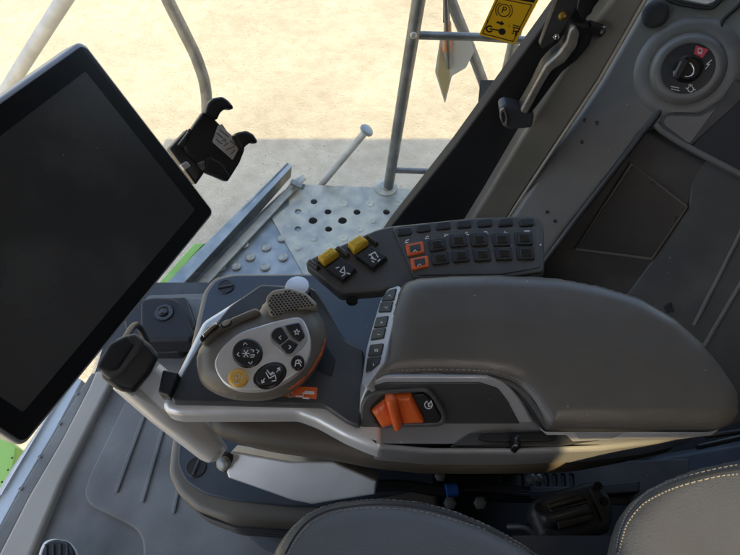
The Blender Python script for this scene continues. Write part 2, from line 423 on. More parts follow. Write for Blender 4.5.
# unseen closed walls, added to block light from the left and rear: light comes in from the windscreen and the right window
V, Fc = bxm(1.3, 1.34, -1.25, 1.0, -.07, 1.75); o = raw('rear_light_block', V, Fc, 'plastic'); tag(o, 'added dark light-blocking wall behind the seat', 'wall'); o['kind'] = 'structure'
V, Fc = bxm(-1.1, 1.3, -1.29, -1.25, -.07, 1.75); o = raw('left_light_block', V, Fc, 'plastic'); tag(o, 'added dark light-blocking wall behind the camera', 'wall'); o['kind'] = 'structure'
# ---- floor mat with ribs
Z0 = ZP(.004)
fm = thing('floor_mat', 'blue-grey rubber floor mat with raised ribs below the display arm', 'floor mat', PZ(150, 470, .004))
slab('mat_sheet', [(148, 296), (110, 393), (89, 433), (64, 484), (28, 566), (10, 640), (560, 640), (470, 286)], Z0, .006, 'mat_', fm, up=.004, r=4, bev=.002)
slab('raised_panel', [(146, 366), (128, 402), (92, 476), (86, 495), (92, 507), (138, 530), (145, 542), (146, 620), (520, 620), (460, 300), (170, 300)], Z0, .016, 'mat_', fm, up=.014, r=9, bev=.006, res=4)
for a, b in (((151, 400), (117, 493)), ((171, 404), (143, 503)), ((196, 410), (174, 514))):
    d = Vector((b[0] - a[0], b[1] - a[1])).normalized(); w = Vector((-d.y, d.x)) * 1.9
    slab('rib', [(a[0] - w.x, a[1] - w.y), (b[0] - w.x, b[1] - w.y), (b[0] + w.x, b[1] + w.y), (a[0] + w.x, a[1] + w.y)], ZP(.015), .010, 'mat_', fm, up=.008, r=1.4, bev=.002)
# ---- trim strips along the front edge of the floor
t = slab('floor_trim', [(98, 372), (91, 389), (63, 443), (31.5, 497), (2, 555), (-20, 600), (10, 600), (35, 552), (63, 484), (88, 433.5), (109, 392), (116, 376)], ZP(.015), .03, 'liner', None, up=.012, bev=.007, r=4, res=4)
tag(t, 'beige edge trim strip between the floor mat and the dark seal', 'trim')
t = slab('door_seal', [(92, 373), (79, 392), (53.5, 435), (19, 493), (0, 528), (-25, 570), (-20, 600), (2, 555), (31.5, 497), (63, 443), (91, 389), (98, 374)], ZP(-.002), .03, 'mat_', None, up=.004, bev=.006)
tag(t, 'dark blue-grey rubber seal strip beside the pale sill', 'seal')
sl = thing('window_sill', 'pale blue and white painted sill under the front window', 'window sill', PZ(20, 470, -.05))
slab('painted_strip', [(82, 380), (53.5, 433), (19, 491), (0, 526), (-30, 570), (-30, 540), (-8, 505), (12, 472), (36, 436), (62, 396), (75, 376)], ZP(-.01), .06, 'sill', sl, bev=.002)
slab('outer_lip', [(74, 376), (61, 396), (35, 436), (11, 472), (-9, 505), (-30, 538), (-40, 520), (0, 494), (14, 470), (25, 452), (50, 410), (66, 376)], ZP(-.002), .05, 'sillw', sl, bev=.003)
for p in ((77, 394), (60, 424), (40, 457), (21, 489)):
    lathe('screw', PZ(*p, .003), (0, 0, 1), [(.004, 0), (.004, .002), (.0028, .0032)], 'pipe', sl, n=14)

# ---- green body panels outside
gp = thing('machine_body_panel', 'bright green painted body panel below the front window, lower left', 'body panel', PZ(5, 470, -.3))
slab('panel', [(-60, 400), (0, 432), (17, 447), (14, 466), (5, 490), (-30, 540), (-80, 560)], ZP(-.25), .05, 'green', gp, r=2, bev=.006)
for p in ((12, 458), (8, 470), (2, 482)): lathe('rivet', PZ(*p, -.25), (0, 0, 1), [(.0022, 0), (.0022, .001), (.001, .002)], 'matte', gp, n=12)
t = slab('body_rail', [(194, 243), (206, 243), (188, 262), (150, 302), (120, 330), (112, 324), (160, 281)], ZP(-.13), .05, 'green', None, r=1, bev=.004)
tag(t, 'green painted rail beside the platform kerb, behind the display corner', 'rail')

# ================================================================== PLATFORM
pf = thing('access_platform', 'galvanised steel platform with round holes and domes outside the cab', 'platform', PZ(330, 215, -.11))
ZPf = ZP(-.1)
HOL = [(298, 211.5), (328, 211.7), (357, 212), (386.5, 212), (313, 220.5), (342.5, 220.5), (298, 229), (328.6, 229), (314, 201.5), (416, 212), (401, 221)]
holes = [circ(PZ(x, y, -.1), .0105 if y != 220.5 else .013, ZPf)[::-1] for x, y in HOL]
slab('sun_tone_plate', [(296, 184), (446, 190), (520, 192), (520, 300), (318, 300), (271, 217), (289, 206), (288, 190)], ZPf, .005, 'galv', pf, holes=holes, bev=.0008)  # paler part of one plate: sun reflection put into its colour
slab('shade_tone_plate', [(284, 190), (310, 200), (300, 218), (350, 300), (165, 300), (187, 280)], ZP(-.1056), .005, 'galvb', pf, bev=.0008)  # same plate continued; bluish shade put into its colour
def dome(x, y, r_, nm='dome'):
    return lathe(nm, PZ(x, y, -.1), (0, 0, 1), [(r_ * .9, -.001), (r_ * .85, .0006), (r_ * .7, .0018), (r_ * .55, .0024), (r_ * .42, .0014), (r_ * .3, .0012)], 'galv', pf, n=20)
for x, y in [(344, 204), (370, 204), (399, 203), (372.5, 220.6), (360, 229), (313.5, 238.5), (344, 238.5), (298, 247.5), (329, 247.7), (389, 229), (260, 221.6), (282, 238), (266, 247), (250, 256.7), (283, 257), (265, 266.6), (244, 244.5), (221, 267), (236, 266), (430, 203)]:
    dome(x, y, .015)
slab('under_tray', [(300, 197), (520, 199), (520, 300), (212, 300)], ZP(-.15), .1, 'matte', pf)
# front kerb plate of the platform
kb = thing('platform_kerb', 'long grey folded steel kerb running diagonally beside the platform', 'kerb', PZ(230, 230, -.1))
KA, KB = PZ(291, 176, -.1), PZ(168, 306, -.1)
dk = (KB - KA).normalized(); nk = Vector((dk.y, -dk.x, 0))
if nk.y < 0 or nk.x > 0: nk = -nk if nk.x > 0 else nk
KP = Plane(KA, nk)
slab('upright_plate', [(291, 177), (292, 166), (288, 163), (160, 298), (160, 312), (187, 296)], Plane(KA, -nk), .004, 'pipe', kb, bev=.001)
slab('flange', [(287, 162.5), (206, 243), (150, 300), (165, 303), (292, 166)], Plane(PZ(291, 166, -.045), (0, 0, 1)), .004, 'galvb', kb, bev=.001)
slab('lower_angle', [(291, 182), (303, 174), (306, 178), (286, 199), (190, 302), (180, 300), (285, 190)], ZP(-.085), .006, 'galv', kb, bev=.001)
tube('bolt', [PZ(292, 182, -.07), PZ(303, 187, -.07)], .010, 'pipe', kb)
# guard rails
rl = thing('side_guard_rail', 'grey galvanised tube rail post with two crossbars beside the black pillar', 'guard rail', PY(388, 190, 1.21))
tube('post', [PY(388, 189, 1.21), PY(419, -2, 1.21), PY(430, -70, 1.21)], .0155, 'pipe', rl, smooth=False)
tube('crossbar', [PY(411.5, 35, 1.21), PY(480, 37, 1.24), PY(560, 43, 1.27)], .0095, 'pipe', rl, smooth=False)
tube('crossbar', [PY(391.5, 170, 1.21), PY(470, 173, 1.21), PY(520, 174, 1.21)], .009, 'pipe', rl, smooth=False)
lathe('foot_plate', PZ(386, 188, -.1), (0, 0, 1), [(.035, -.001), (.035, .004), (.02, .008), (.018, .014)], 'galv', rl)
lathe('joint_collar', PY(413.4, 35, 1.195), (0, -1, .3), [(.008, -.006), (.008, .004), (.005, .007)], 'galv', rl)
t = tube('bent_hand_rail', [PY(440, -40, 1.5), PY(451, 0, 1.5), PY(464, 33, 1.5), PY(478, 68, 1.5), PY(485, 92, 1.5), PY(484, 125, 1.5), PY(478, 190, 1.5)], .0155, 'pipe')
tag(t, 'bent grey tube hand rail crossing behind the crossbar near the yellow sticker', 'hand rail')
t = tube('rear_post', [PY(530, -40, 1.6), PY(512, 50, 1.6), PY(492, 130, 1.6), PY(470, 210, 1.6)], .018, 'pipe')
tag(t, 'pale steel post behind the yellow sticker', 'post')
t = tube('loop_rail', [PY(152, -40, 1.55), PY(168, 0, 1.55), PY(185, 34, 1.55), PY(198, 62, 1.55), PY(206, 92, 1.55), PY(205, 130, 1.55), PY(190, 175, 1.55), PY(172, 230, 1.55)], .0185, 'pipe')
tag(t, 'bent grey tube rail passing behind the phone holder', 'hand rail')
M['palepipe'] = mat('pale_pipe', (.52, .50, .46), .5, .2, var=.12, vscale=20, bump=.2, bscale=100)  # stair rail's bright light is put into this paler tone
t = tube('stair_rail', [PY(92, -42, 1.6), PY(64, 0, 1.6), PY(34, 47, 1.6), PY(2, 98, 1.6), PY(-50, 180, 1.6)], .0225, 'palepipe', smooth=False)
tag(t, 'pale sloping stair rail tube behind the top left display edge', 'hand rail')
lv = thing('release_lever', 'thin steel lever rod with a flat round cap standing beyond the platform', 'lever', PY(322, 184, 1.22))
a, b = PY(321, 185, 1.24), PY(366, 131, 1.24)
tube('rod', [a, b], .0105, 'palepipe', lv, smooth=False)
lathe('cap', b, (b - a), [(.006, -.004), (.02, 0), (.021, .004), (.017, .009), (.006, .011)], 'galvb', lv)
# trowel-shaped solid built for a reflection in the window
hg = thing('trowel_stand_in', 'trowel-shaped stand-in for a window reflection, orange and pale, by the rail', 'reflection stand-in', PY(450, 60, 1.3))
YH = YP(1.3)
slab('stand_in_blade', [(441, 34), (452, 34), (470, 40), (474, 52), (466, 68), (452, 76), (445, 104), (435, 72), (438, 52)], YH, .003, 'sillw', hg, r=2, bev=.0008)
slab('stand_in_core', [(440, 46), (449, 70), (449, 82), (444.5, 99), (437.5, 74)], YH, .003, 'paleyel', hg, up=.002, r=1.5, bev=.0008)
cushion('grip', [(444, 21), (451, 20), (452, 44), (450, 53), (442, 50)], YH, .009, .01, .004, 'paleor', hg, up=.006, r=2, s=.003)  # orange part of the window reflection's stand-in
tube('stand_in_shank', [PY(445, -12, 1.29), PY(446, 8, 1.29), PY(447, 30, 1.29), PY(449, 68, 1.29)], .006, 'pipe', hg)
slab('stand_in_strap', [(443, -14), (448, -14), (450, 24), (443, 22)], YH, .003, 'ink', hg, up=.004, bev=.0008)

# ================================================================== SIDE WINDOW, PILLAR, REAR RIGHT PANEL
YW = YP(.84)
gl = slab('side_window', [PZ(-200, 290, .0), PZ(640, 290, .0), Vector((1.2, .815, 1.7)), Vector((-1.1, .815, 1.7))], Plane((0, .815, 0), (0, -1, 0)), .004, 'glass', None, bev=.0005)
for v in gl.data.vertices: pass
tag(gl, 'clear side window pane between the cab and the railed platform', 'window')
st = thing('warning_sticker', 'yellow key and parking warning sticker on the window glass', 'sticker', PY(508, 20, .80))
YS = YP(.805)
slab('sheet', [(479, 35), (515, 44.5), (545, -12), (560, -50), (525, -62), (504, -20)], YS, .001, 'sticker', st, r=1.5, bev=.0003)
strokes('border', [[(482.5, 33.5), (513, 41.5), (531.5, 5), (498, -1.5), (482.5, 33.5)], [(499, -3.5), (529, 1.5), (552, -42), (522, -52), (499, -3.5)]], YS, .8, 'ink', st)
text('letter', 'P', 504, 10.5, 10, 14, YS, 'ink', st)
strokes('brake_symbol', [arc(504, 10.5, 6.2, 0, 360), arc(504, 10.5, 8.4, 145, 245), arc(504, 10.5, 8.4, -40, 55)], YS, .8, 'ink', st)
slab('arrow', sh([[(-4, -1), (0, -1), (0, -2.6), (4, 0), (0, 2.6), (0, 1), (-4, 1)]], 500.5, 23, 1, 14)[0], YS, .0005, 'ink', st, up=.0005, bev=.0001)
slab('key_head', ell(502, 31.5, 3.6, 3.2, 14), YS, .0005, 'ink', st, up=.0005, bev=.0001)
strokes('key_shank', [[(499, 30.5), (490, 29)], arc(489.5, 29, 3, 40, 320)], YS, 1.3, 'ink', st)
strokes('engine_off_symbol', sh([[(-3.6, -3), (4, -3)], [(-3.6, -5), (4, -5)], [(-2, -3), (-2, 1), (1, 1), (1, 5)], [(3, -3), (3, 0), (0, 0)], [(-3, 3), (-1, 3)]], 515.5, 31, 1, 14), YS, .9, 'ink', st)
strokes('number', [[(487.5, 20), (487, 22.5)], [(509.5, 25), (509, 27)]], YS, .6, 'ink', st)
slab('triangle_base', [(517, -6), (535.5, -1.5), (534, 2.8), (515, -1.5)], YS, .0005, 'ink', st, up=.0005, bev=.0001)

M['pilbeige'] = mat('beige_pillar_panel', (.27, .26, .225), .38, bump=.25, bscale=700, var=.2, vscale=4, dust=40)
pil = thing('door_pillar', 'wide glossy black pillar with a beige inner face beside the window', 'pillar', PY(470, 250, .84))
BP = YP(.80)
slab('black_post', [(604, -60), (562, 0), (455, 146), (392, 225), (350, 285), (470, 285), (500, 222), (560, 120), (620, 0), (650, -60)], BP, .03, 'matte', pil, bev=.004)
slab('beige_face', [(640, -60), (612, 0), (585, 36), (526, 130), (487, 195), (445, 262), (438, 290), (470, 290), (506, 222), (523, 195), (599, 81), (646, 0), (675, -60)], YP(.77), .035, 'pilbeige', pil, bev=.008, res=4)
tube('edge_bead', [PY(677, -60, .765), PY(645.5, 0, .765), PY(599, 81, .765), PY(523, 195, .765), PY(480, 262, .765)], .003, 'liner', pil, smooth=False)
# latch
lt = thing('door_latch', 'grey metal latch handle on a black bracket on the pillar', 'latch', PY(530, 110, .76))
LP = YP(.765)
slab('bracket', [(566, -30), (539, 43), (542, 47), (553, 40), (564, 26), (572, 12), (600, -30)], LP, .012, 'plastic', lt, up=.006, r=1, bev=.002)
slab('bracket_fork', [(580, -25), (574, 4), (580, 14), (589, 8), (604, -30)], LP, .02, 'black', lt, up=.016, r=1.5, bev=.003)
hd = slab('handle', [(517, 101), (529, 80), (540, 57), (548, 48), (558, 40), (564, 30), (566, 19), (570, 14), (585, 16), (590, 24), (587, 36), (574, 52), (560, 63), (552, 74), (536, 96), (528, 106)], LP, .022, 'black', lt, up=.024, r=3, bev=.005, res=4)
M['worn'] = mat('worn_grey_metal', (.30, .28, .25), .4, .4, var=.25, vscale=60)
hs = slab('handle_face', [(517.4, 101), (530, 78), (542, 55), (555, 43), (563, 31), (566, 19), (571, 15), (576, 22), (573, 36), (561, 52), (549, 59), (541, 72), (524.5, 103)], LP, .008, 'worn', lt, up=.029, r=3, bev=.003, res=4)
slab('end_block', [(497.6, 100.6), (503, 97), (514, 99), (532.6, 106.5), (530, 120), (506, 122), (500, 116)], LP, .026, 'dgrey', lt, up=.022, r=3, bev=.005, res=3)
slab('end_ring', [(498, 101), (502.5, 98.5), (506, 108), (505.5, 117), (501.5, 117), (498, 109)], LP, .004, 'worn', lt, up=.0245, r=1.6, bev=.0014, holes=[[(500, 104), (502, 102), (504, 109), (503, 114), (501, 113)]])
lathe('grommet', PY(562, 16, .752), (0, -1, .5), [(.003, .0), (.006, .0), (.006, .004), (.0035, .005), (.003, .003)], 'brass', lt)
lathe('bolt', PY(555.6, 37, .75), (0, -1, .5), [(.005, 0), (.005, .003), (.003, .004)], 'chrome', lt, n=6)
tube('pin', [PY(588, 27, .75), PY(601, 31, .755)], .0095, 'black', lt)
lathe('pin_end', PY(601.5, 31.2, .752), (1, -.3, 0), [(.008, -.002), (.0098, 0), (.0085, .003), (.004, .003)], 'chrome', lt, n=16)

# rear right trim panel
RP = P3(PD(600, 60, .98), PD(740, 60, .90), PD(600, 300, 1.08))
rp = thing('rear_side_panel', 'dark grey moulded side panel with a deep pocket beside the pillar', 'side panel', RP.hit(640, 280))
outer = [(690, -60), (646, 0), (600, 81), (524, 195), (470, 280), (455, 470), (860, 470), (860, -60)]
pocket = [(655, 128), (664, 133), (692, 148), (760, 184), (820, 215), (820, 440), (640, 440), (520, 300), (562, 236), (617, 168), (642, 134)]
tray_h = [(691, 147.5), (724, 101), (748, 70), (860, 120), (860, 232), (744, 176)]
def inset2(poly, k): 
    cx_ = sum(p[0] for p in poly) / len(poly); cy_ = sum(p[1] for p in poly) / len(poly); return [(cx_ + (x - cx_) * k, cy_ + (y - cy_) * k) for x, y in poly]
slab('face', outer, RP, .05, 'wallp', rp, r=5, bev=.012, res=6, holes=[pocket])
BK = Plane(RP.p - RP.n * .05, RP.n)
M['brownrub'] = mat('brown_black_sheet', (.040, .037, .034), .3, var=.08, vscale=9, bump=.3, bscale=500)
slab('pocket_back', [(480, 80), (900, 80), (900, 520), (440, 520)], BK, .01, 'plastic', rp, bev=.001)
SLP = P3(BK.up(.004).hit(651, 257), BK.up(.004).hit(686, 206), RP.up(-.012).hit(765, 235))
slab('pocket_slope', [(600, 330), (652, 258), (687, 207), (694, 145), (760, 182), (860, 240), (860, 480), (600, 480)], SLP, .02, 'plastic2', rp, r=5, bev=.006, res=5)
slab('pocket_floor', [(631, 162), (688, 206), (652, 259), (575, 249)], BK, .012, 'wallp', rp, up=.010, r=1.5, bev=.001)
slab('pocket_liner', [(632.5, 165), (685, 206), (651, 256), (577, 247)], BK, .003, 'brownrub', rp, up=.0135, r=1.5, bev=.001)
tube('slope_rib', [SLP.up(.0).hit(*p) for p in ((746, 222), (720, 274), (694, 325))], .004, 'wallp', rp)
tube('slope_rib', [SLP.up(.0).hit(*p) for p in ((762, 250), (730, 302), (702, 350))], .004, 'wallp', rp)
slab('clip', [(664, 307), (671, 302), (673, 312), (667, 313)], SLP, .01, 'ink', rp, up=.004, bev=.001)
tube('groove_ridge', [RP.up(.0).hit(*p) for p in ((672, 92), (659, 112), (640, 136), (617, 166), (562, 238), (520, 296))], .006, 'plastic', rp)
# raised shelf plate and tray
slab('shelf_plate', [(661, 128), (660, 120), (666, 113), (676, 112), (700, 113), (721, 100), (735, 78), (750, 92), (690, 147)], RP, .008, 'plastic', rp, up=.009, r=4, bev=.003, res=4)
slab('shelf_inlay', [(664, 125), (664, 119), (669, 115.5), (700, 116.5), (716, 108), (689, 144)], RP, .003, 'wallp', rp, up=.0105, r=3.5, bev=.0012)
slab('tray_insert', [(692, 146.5), (722, 106), (742, 80), (860, 120), (860, 232), (744, 174)], RP, .006, 'tray', rp, up=.008, r=1, bev=.002)
tube('tray_lip', [RP.up(.006).hit(*p) for p in ((656, 124), (664, 132), (690, 148), (742, 175.5), (860, 240))], .0055, 'wallp', rp)
tube('upper_groove', [RP.up(.002).hit(*p) for p in ((724, 36), (722, 22), (738, 6), (760, -20))], .003, 'black', rp)
lathe('round_plug', RP.hit(655, 15), RP.n, [(.021, .004), (.021, .008), (.017, .0105), (.008, .011)], 'black', rp)
slab('pale_bracket', [(668, -8), (676, 0), (706, 6), (714, 3), (722, -10), (730, -40), (670, -40)], RP, .006, 'silver', rp, up=.012, r=2, bev=.002)
tube('bracket_shadow_gap', [RP.up(.006).hit(*p) for p in ((660, -10), (672, 1.5), (705, 8), (716, 5), (726, -8))], .003, 'black', rp)
for p in ((585, 120), (597, 123), (582, 142), (547, 212), (555, 221), (575, 220)):
    lathe('rivet', RP.hit(*p), RP.n, [(.0034, -.001), (.0034, .001), (.0026, .0026), (.001, .003)], 'gloss', rp, n=16)
# ignition boss
ig = thing('ignition_switch', 'round black ignition switch with key slot and red mark on the side panel', 'ignition switch', RP.hit(688, 70))
px2m = (RP.hit(689, 70) - RP.hit(688, 70)).length
cI = RP.hit(687, 69.5)
lathe('outer_boss', cI, RP.n, [(55 * px2m, .000), (52 * px2m, .004), (46 * px2m, .007), (40 * px2m, .0065), (38 * px2m, .0045)], 'wallp', ig, n=56, sharp=80)
lathe('inner_ring', cI, RP.n, [(39 * px2m, .003), (38 * px2m, .008), (33 * px2m, .0155), (28 * px2m, .0165), (26.5 * px2m, .0145)], 'wallp', ig, n=56, sharp=80)
lathe('dial', cI, RP.n, [(27 * px2m, .012), (26.6 * px2m, .0152), (25 * px2m, .0155)], 'black', ig, n=48)
D2 = RP.up(.0158)
slab('red_mark', [(693.5, 56), (696, 45.5), (708.5, 49.5), (702.5, 58)], D2, .0006, 'red', ig, up=.0003, bev=.0001)
strokes('symbols', [arc(700, 50.5, 2.2, 200, 520), [(698, 53), (702, 54)],
                    [(711.5, 60), (706.5, 64.5), (709.5, 64), (705.5, 69)],
                    arc(690.6, 89, 2.8, -60, 240), [(688.5, 85), (692.5, 85)], [(690.6, 85.2), (690.6, 86.2)], [(687.5, 89), (685.8, 88)], [(693.6, 89), (695.5, 90)],
                    [(671, 86.3), (679, 88)], [(671.5, 89), (673.2, 89.4)], [(674.6, 89.7), (676.2, 90)], [(677.4, 90.2), (679, 90.6)]], D2, .9, 'white', ig)
lathe('key_barrel', cI, RP.n, [(15.5 * px2m, .014), (15 * px2m, .020), (12 * px2m, .022), (11 * px2m, .019), (9 * px2m, .019)], 'gloss', ig, n=40)
kp = RP.up(.024)
slab('key_slot_bar', [(673, 77), (683, 58), (688, 61), (678, 80)], kp, .006, 'black', ig, up=.003, r=1.5, bev=.001)
slab('bar_edge', [(672.5, 76), (680, 61), (682, 62), (674.5, 77)], kp, .004, 'pipe', ig, up=.0045, r=.6, bev=.0006)
tube('barrel_highlight_ring', [kp.hit(x, y) for x, y in arc(687, 70, 7, -70, 110, 10)], .0016, 'chrome', ig)

# ================================================================== SIDE BOX UNDER THE ARMREST
bx_ = thing('storage_box', 'low storage box with blue-grey lid and beige rim under the armrest', 'storage box', PZ(260, 400, .02))
lid = [(304, 271.5), (232, 272), (213, 276), (202, 290), (190, 342), (178, 405), (170, 445), (167, 472), (176, 492), (195, 509), (230, 522), (330, 530), (440, 506), (440, 272)]
lid_in = [(304, 275.5), (233, 276), (217, 280), (207, 293), (196, 342), (186, 405), (179, 445), (178, 466), (186, 482), (204, 494), (232, 501), (290, 507), (328, 508), (434, 488), (432, 276)]
ZL = ZP(.40)
slab('rim', lid, ZL, .024, 'boxrim', bx_, r=6, bev=.011, res=6)
slab('lid', lid_in, ZL, .012, 'navy', bx_, up=.003, r=6, bev=.003, res=3)
low = [(308, 275), (234, 276), (215, 280), (204, 294), (193, 345), (181, 405), (172, 447), (169, 471), (179, 491), (198, 507), (233, 520), (330, 527), (434, 502), (434, 276)]
ZL2 = ZP(.372)
slab('body', low, ZL2, .09, 'plastic', bx_, r=7, bev=.012, res=4)
for k in range(3):
    slab('body_ridge', [PZ(x, y, .372) + Vector((-.004, -.004, -.045 - k * .016)) for x, y in fillet(low, 7)], ZP(.327 - k * .016), .008, 'plastic', bx_, bev=.003, res=3)
slab('lower_body', [PZ(x, y, .372) + (Vector((.03, .005, -.09)) if i else Vector((.03, .005, -.09))) for i, (x, y) in enumerate(fillet(low, 7))], ZP(.282), .28, 'navy', bx_, bev=.012, res=4)
for (x, y) in ((226, 287), (196.5, 467.5)):
    c_ = PZ(x, y, .403)
    l_ = lathe('turn_lock', c_, (0, 0, 1), [(.0135, -.002), (.0135, .001), (.0125, .002), (.0115, .0012), (.004, .001)], 'black', bx_)
    ln_ = PZ(x + 1, y, .403) - c_
    a0 = R(12 if y < 300 else 78); dd = Vector((math.cos(a0), math.sin(a0), 0)); ee = Vector((-dd.y, dd.x, 0))
    pts_ = [c_ + dd * s1 * .011 + ee * s2 * .0018 for s1, s2 in ((-1, -1), (1, -1), (1, 1), (-1, 1))]
    slab('lock_bar', pts_, ZP(.405), .003, 'plastic', l_, up=.0015, bev=.0008)
# silver capped knob behind the lever
kn = thing('round_knob', 'silver capped black round knob standing behind the control grip', 'knob', PZ(298, 300, .56))
pk = PZ(297.5, 287.5, .615); rk = (PZ(310, 287, .615) - pk).length
lathe('stem', pk - Vector((0, 0, .055)), (0, 0, 1), [(rk * .93, 0), (rk * .97, .03), (rk, .05), (rk * .98, .0535)], 'black', kn)
lathe('cap', pk, (0, 0, 1), [(rk, -.002), (rk, .001), (rk * .93, .0035), (rk * .6, .0045), (.001, .0048)], 'silver', kn)

# ---- black socket near the window corner
sk = thing('floor_socket_housing', 'black rounded plastic housing on the floor behind the display', 'housing', PZ(165, 340, .02))
slab('base', [(120, 300), (186, 296), (196, 325), (180, 352), (130, 352)], ZP(.05), .06, 'black', sk, r=4, bev=.005)
slab('hood', [(140, 300), (152, 296.5), (172, 297), (181, 302), (186, 313), (194, 334), (190, 340), (140, 341)], ZP(.10), .06, 'matte', sk, r=5, bev=.008, res=4)
cs = PZ(164, 313, .101)
lathe('dial_button', cs, (0, -.1, 1), [(.022, -.002), (.02, .003), (.013, .004), (.009, .002), (.009, .006), (.006, .007)], 'gloss', sk, n=28)
t = tube('display_cable', [PZ(118, 352, .32), PZ(136, 325, .25), PZ(150, 350, .2), PZ(158, 372, .2)], .006, 'black')
tag(t, 'thin black cable behind the joint of the display arm', 'cable')

# ================================================================== ARMREST CONSOLE
ar = thing('armrest_console', 'driver armrest console with grey leather pad and silver trim', 'armrest', PZ(430, 400, .5))
ZD = ZP(.585)
deck = [(174, 404), (172, 399), (184, 373), (200, 345), (230, 308), (262, 286), (315, 290), (324, 305), (337, 328), (345, 342), (364, 352), (366, 400), (360, 429), (348, 424), (325, 408)]
slab('deck', deck, ZD, .012, 'plastic', ar, up=.006, r=5, bev=.004, res=4)
# silver rim: inboard shell
back = [(712, 380), (500, 330), (420, 345), (364, 358), (345, 346), (322, 306), (300, 292), (250, 290)]
shell = [(202, 320), (166, 393), (161, 403), (164, 410), (176, 413.5), (296, 413), (315, 420), (345, 436), (375, 447), (430, 452), (520, 452), (600, 449), (660, 441), (706, 430)] + back
rim = [(202, 320), (166, 393), (161, 403), (164, 410), (176, 413.5), (296, 413), (315, 420), (345, 436.5), (364, 444.5), (379, 450), (384, 447), (384, 430), (380, 400)] + back[3:]
slab('silver_rim', rim, ZP(.583), .032, 'silver', ar, r=5, bev=.008, res=6)
rim_rear = [(374, 400), (374, 447), (380, 448.5), (430, 453), (520, 453), (600, 450), (660, 442), (706, 431)] + back[:3]
slab('shaded_rim_part', rim_rear, ZP(.5815), .044, 'rimshade', ar, r=4, bev=.005, res=5)  # rim continued in a darker colour that stands in for shade
under = [(225, 330), (196, 405), (205, 417), (240, 428), (270, 434), (330, 442), (372, 450), (430, 456), (520, 456), (590, 454), (640, 445), (700, 432), (650, 380), (400, 375), (300, 320)]
M['taupe_dark'] = mat('dark_taupe_plastic', (.085, .072, .056), .5, bump=.2, bscale=900)
UN = [PZ(x, y, .58) - Vector((0, 0, .038)) for x, y in fillet(under, 10)]
slab('underbody', UN, ZP(.542), .040, 'taupe_dark', ar, bev=.016, res=6)
V, Fc = bxm(PZ(300, 430, .5).x, PZ(560, 430, .5).x, .24, .32, .30, .51); raw('mount_post', V, Fc, 'matte', ar)
slab('lever_slot', [(321, 348), (327, 349), (336, 363), (332, 379), (323, 376), (313, 367)], ZD, .003, 'ink', ar, up=.0075, r=2, bev=.0008)
slab('lever_slot', [(295, 382), (309, 372), (308, 384), (299, 386)], ZD, .003, 'ink', ar, up=.0075, r=1.5, bev=.0008)
sk1 = slab('orange_decal', [(285, 388), (318, 390), (317, 401.5), (284.5, 398.5)], ZD, .0006, 'orange', ar, up=.0068, r=.6, bev=.0001)
dz = ZP(.592)
strokes('decal_marks', [arc(290.5, 394, 2.6), [(296, 396), (303, 396.6), (303, 393), (314, 393.6)], [(305, 391.4), (314, 392)], [(303, 398), (309, 398.4)]], dz, 1.2, 'white', sk1, up=.0004)
slab('edge_clip', [(164, 371), (180, 374), (171, 398), (159, 395)], ZP(.592), .02, 'black', ar, up=.006, r=3, bev=.003, res=3)
# riser block under the pad
# pad
PP = P3(PZ(400, 372, .628), PZ(720, 425, .628), PZ(560, 277, .650))
padp = [(398.5, 290), (404, 281), (418, 276.5), (445, 274.5), (500, 273.5), (555, 276), (600, 284), (640, 296), (676, 317), (705, 343), (726, 370), (740, 392), (742, 410), (737, 422), (722, 428), (660, 428), (600, 428), (549, 428), (541, 415), (530, 398), (518, 386), (500, 379), (478, 376), (430, 375), (395, 377), (368, 386), (372, 374), (381, 358), (386, 338), (391, 315)]
pad = cushion('leather_pad', padp, PP, .014, .020, .006, 'leather', ar, up=-.006, smooth=False, r=5, s=.0032, crown=.004, wr=.0005, wrs=45, power=1.8)
slab('pad_base', padp, PP, .012, 'black', ar, up=-.0115, r=5, bev=.002)
sp = [(372, 383), (382, 374), (400, 370.5), (440, 369.5), (480, 370.5), (503, 374), (520, 381), (534, 393), (545, 410), (552, 426)]
lab(stitches('stitching', drape(dense2(sp), pad, .0001), pad), 'pale dashed seam along the front edge of the pad')
tube('seam_fold', drape(dense2([(370, 387), (382, 378), (400, 374.5), (440, 373.5), (480, 374.5), (501, 378), (517, 385), (530, 397), (540, 412), (546, 426)]), pad, -.0004), .0014, 'black', pad, smooth=False)
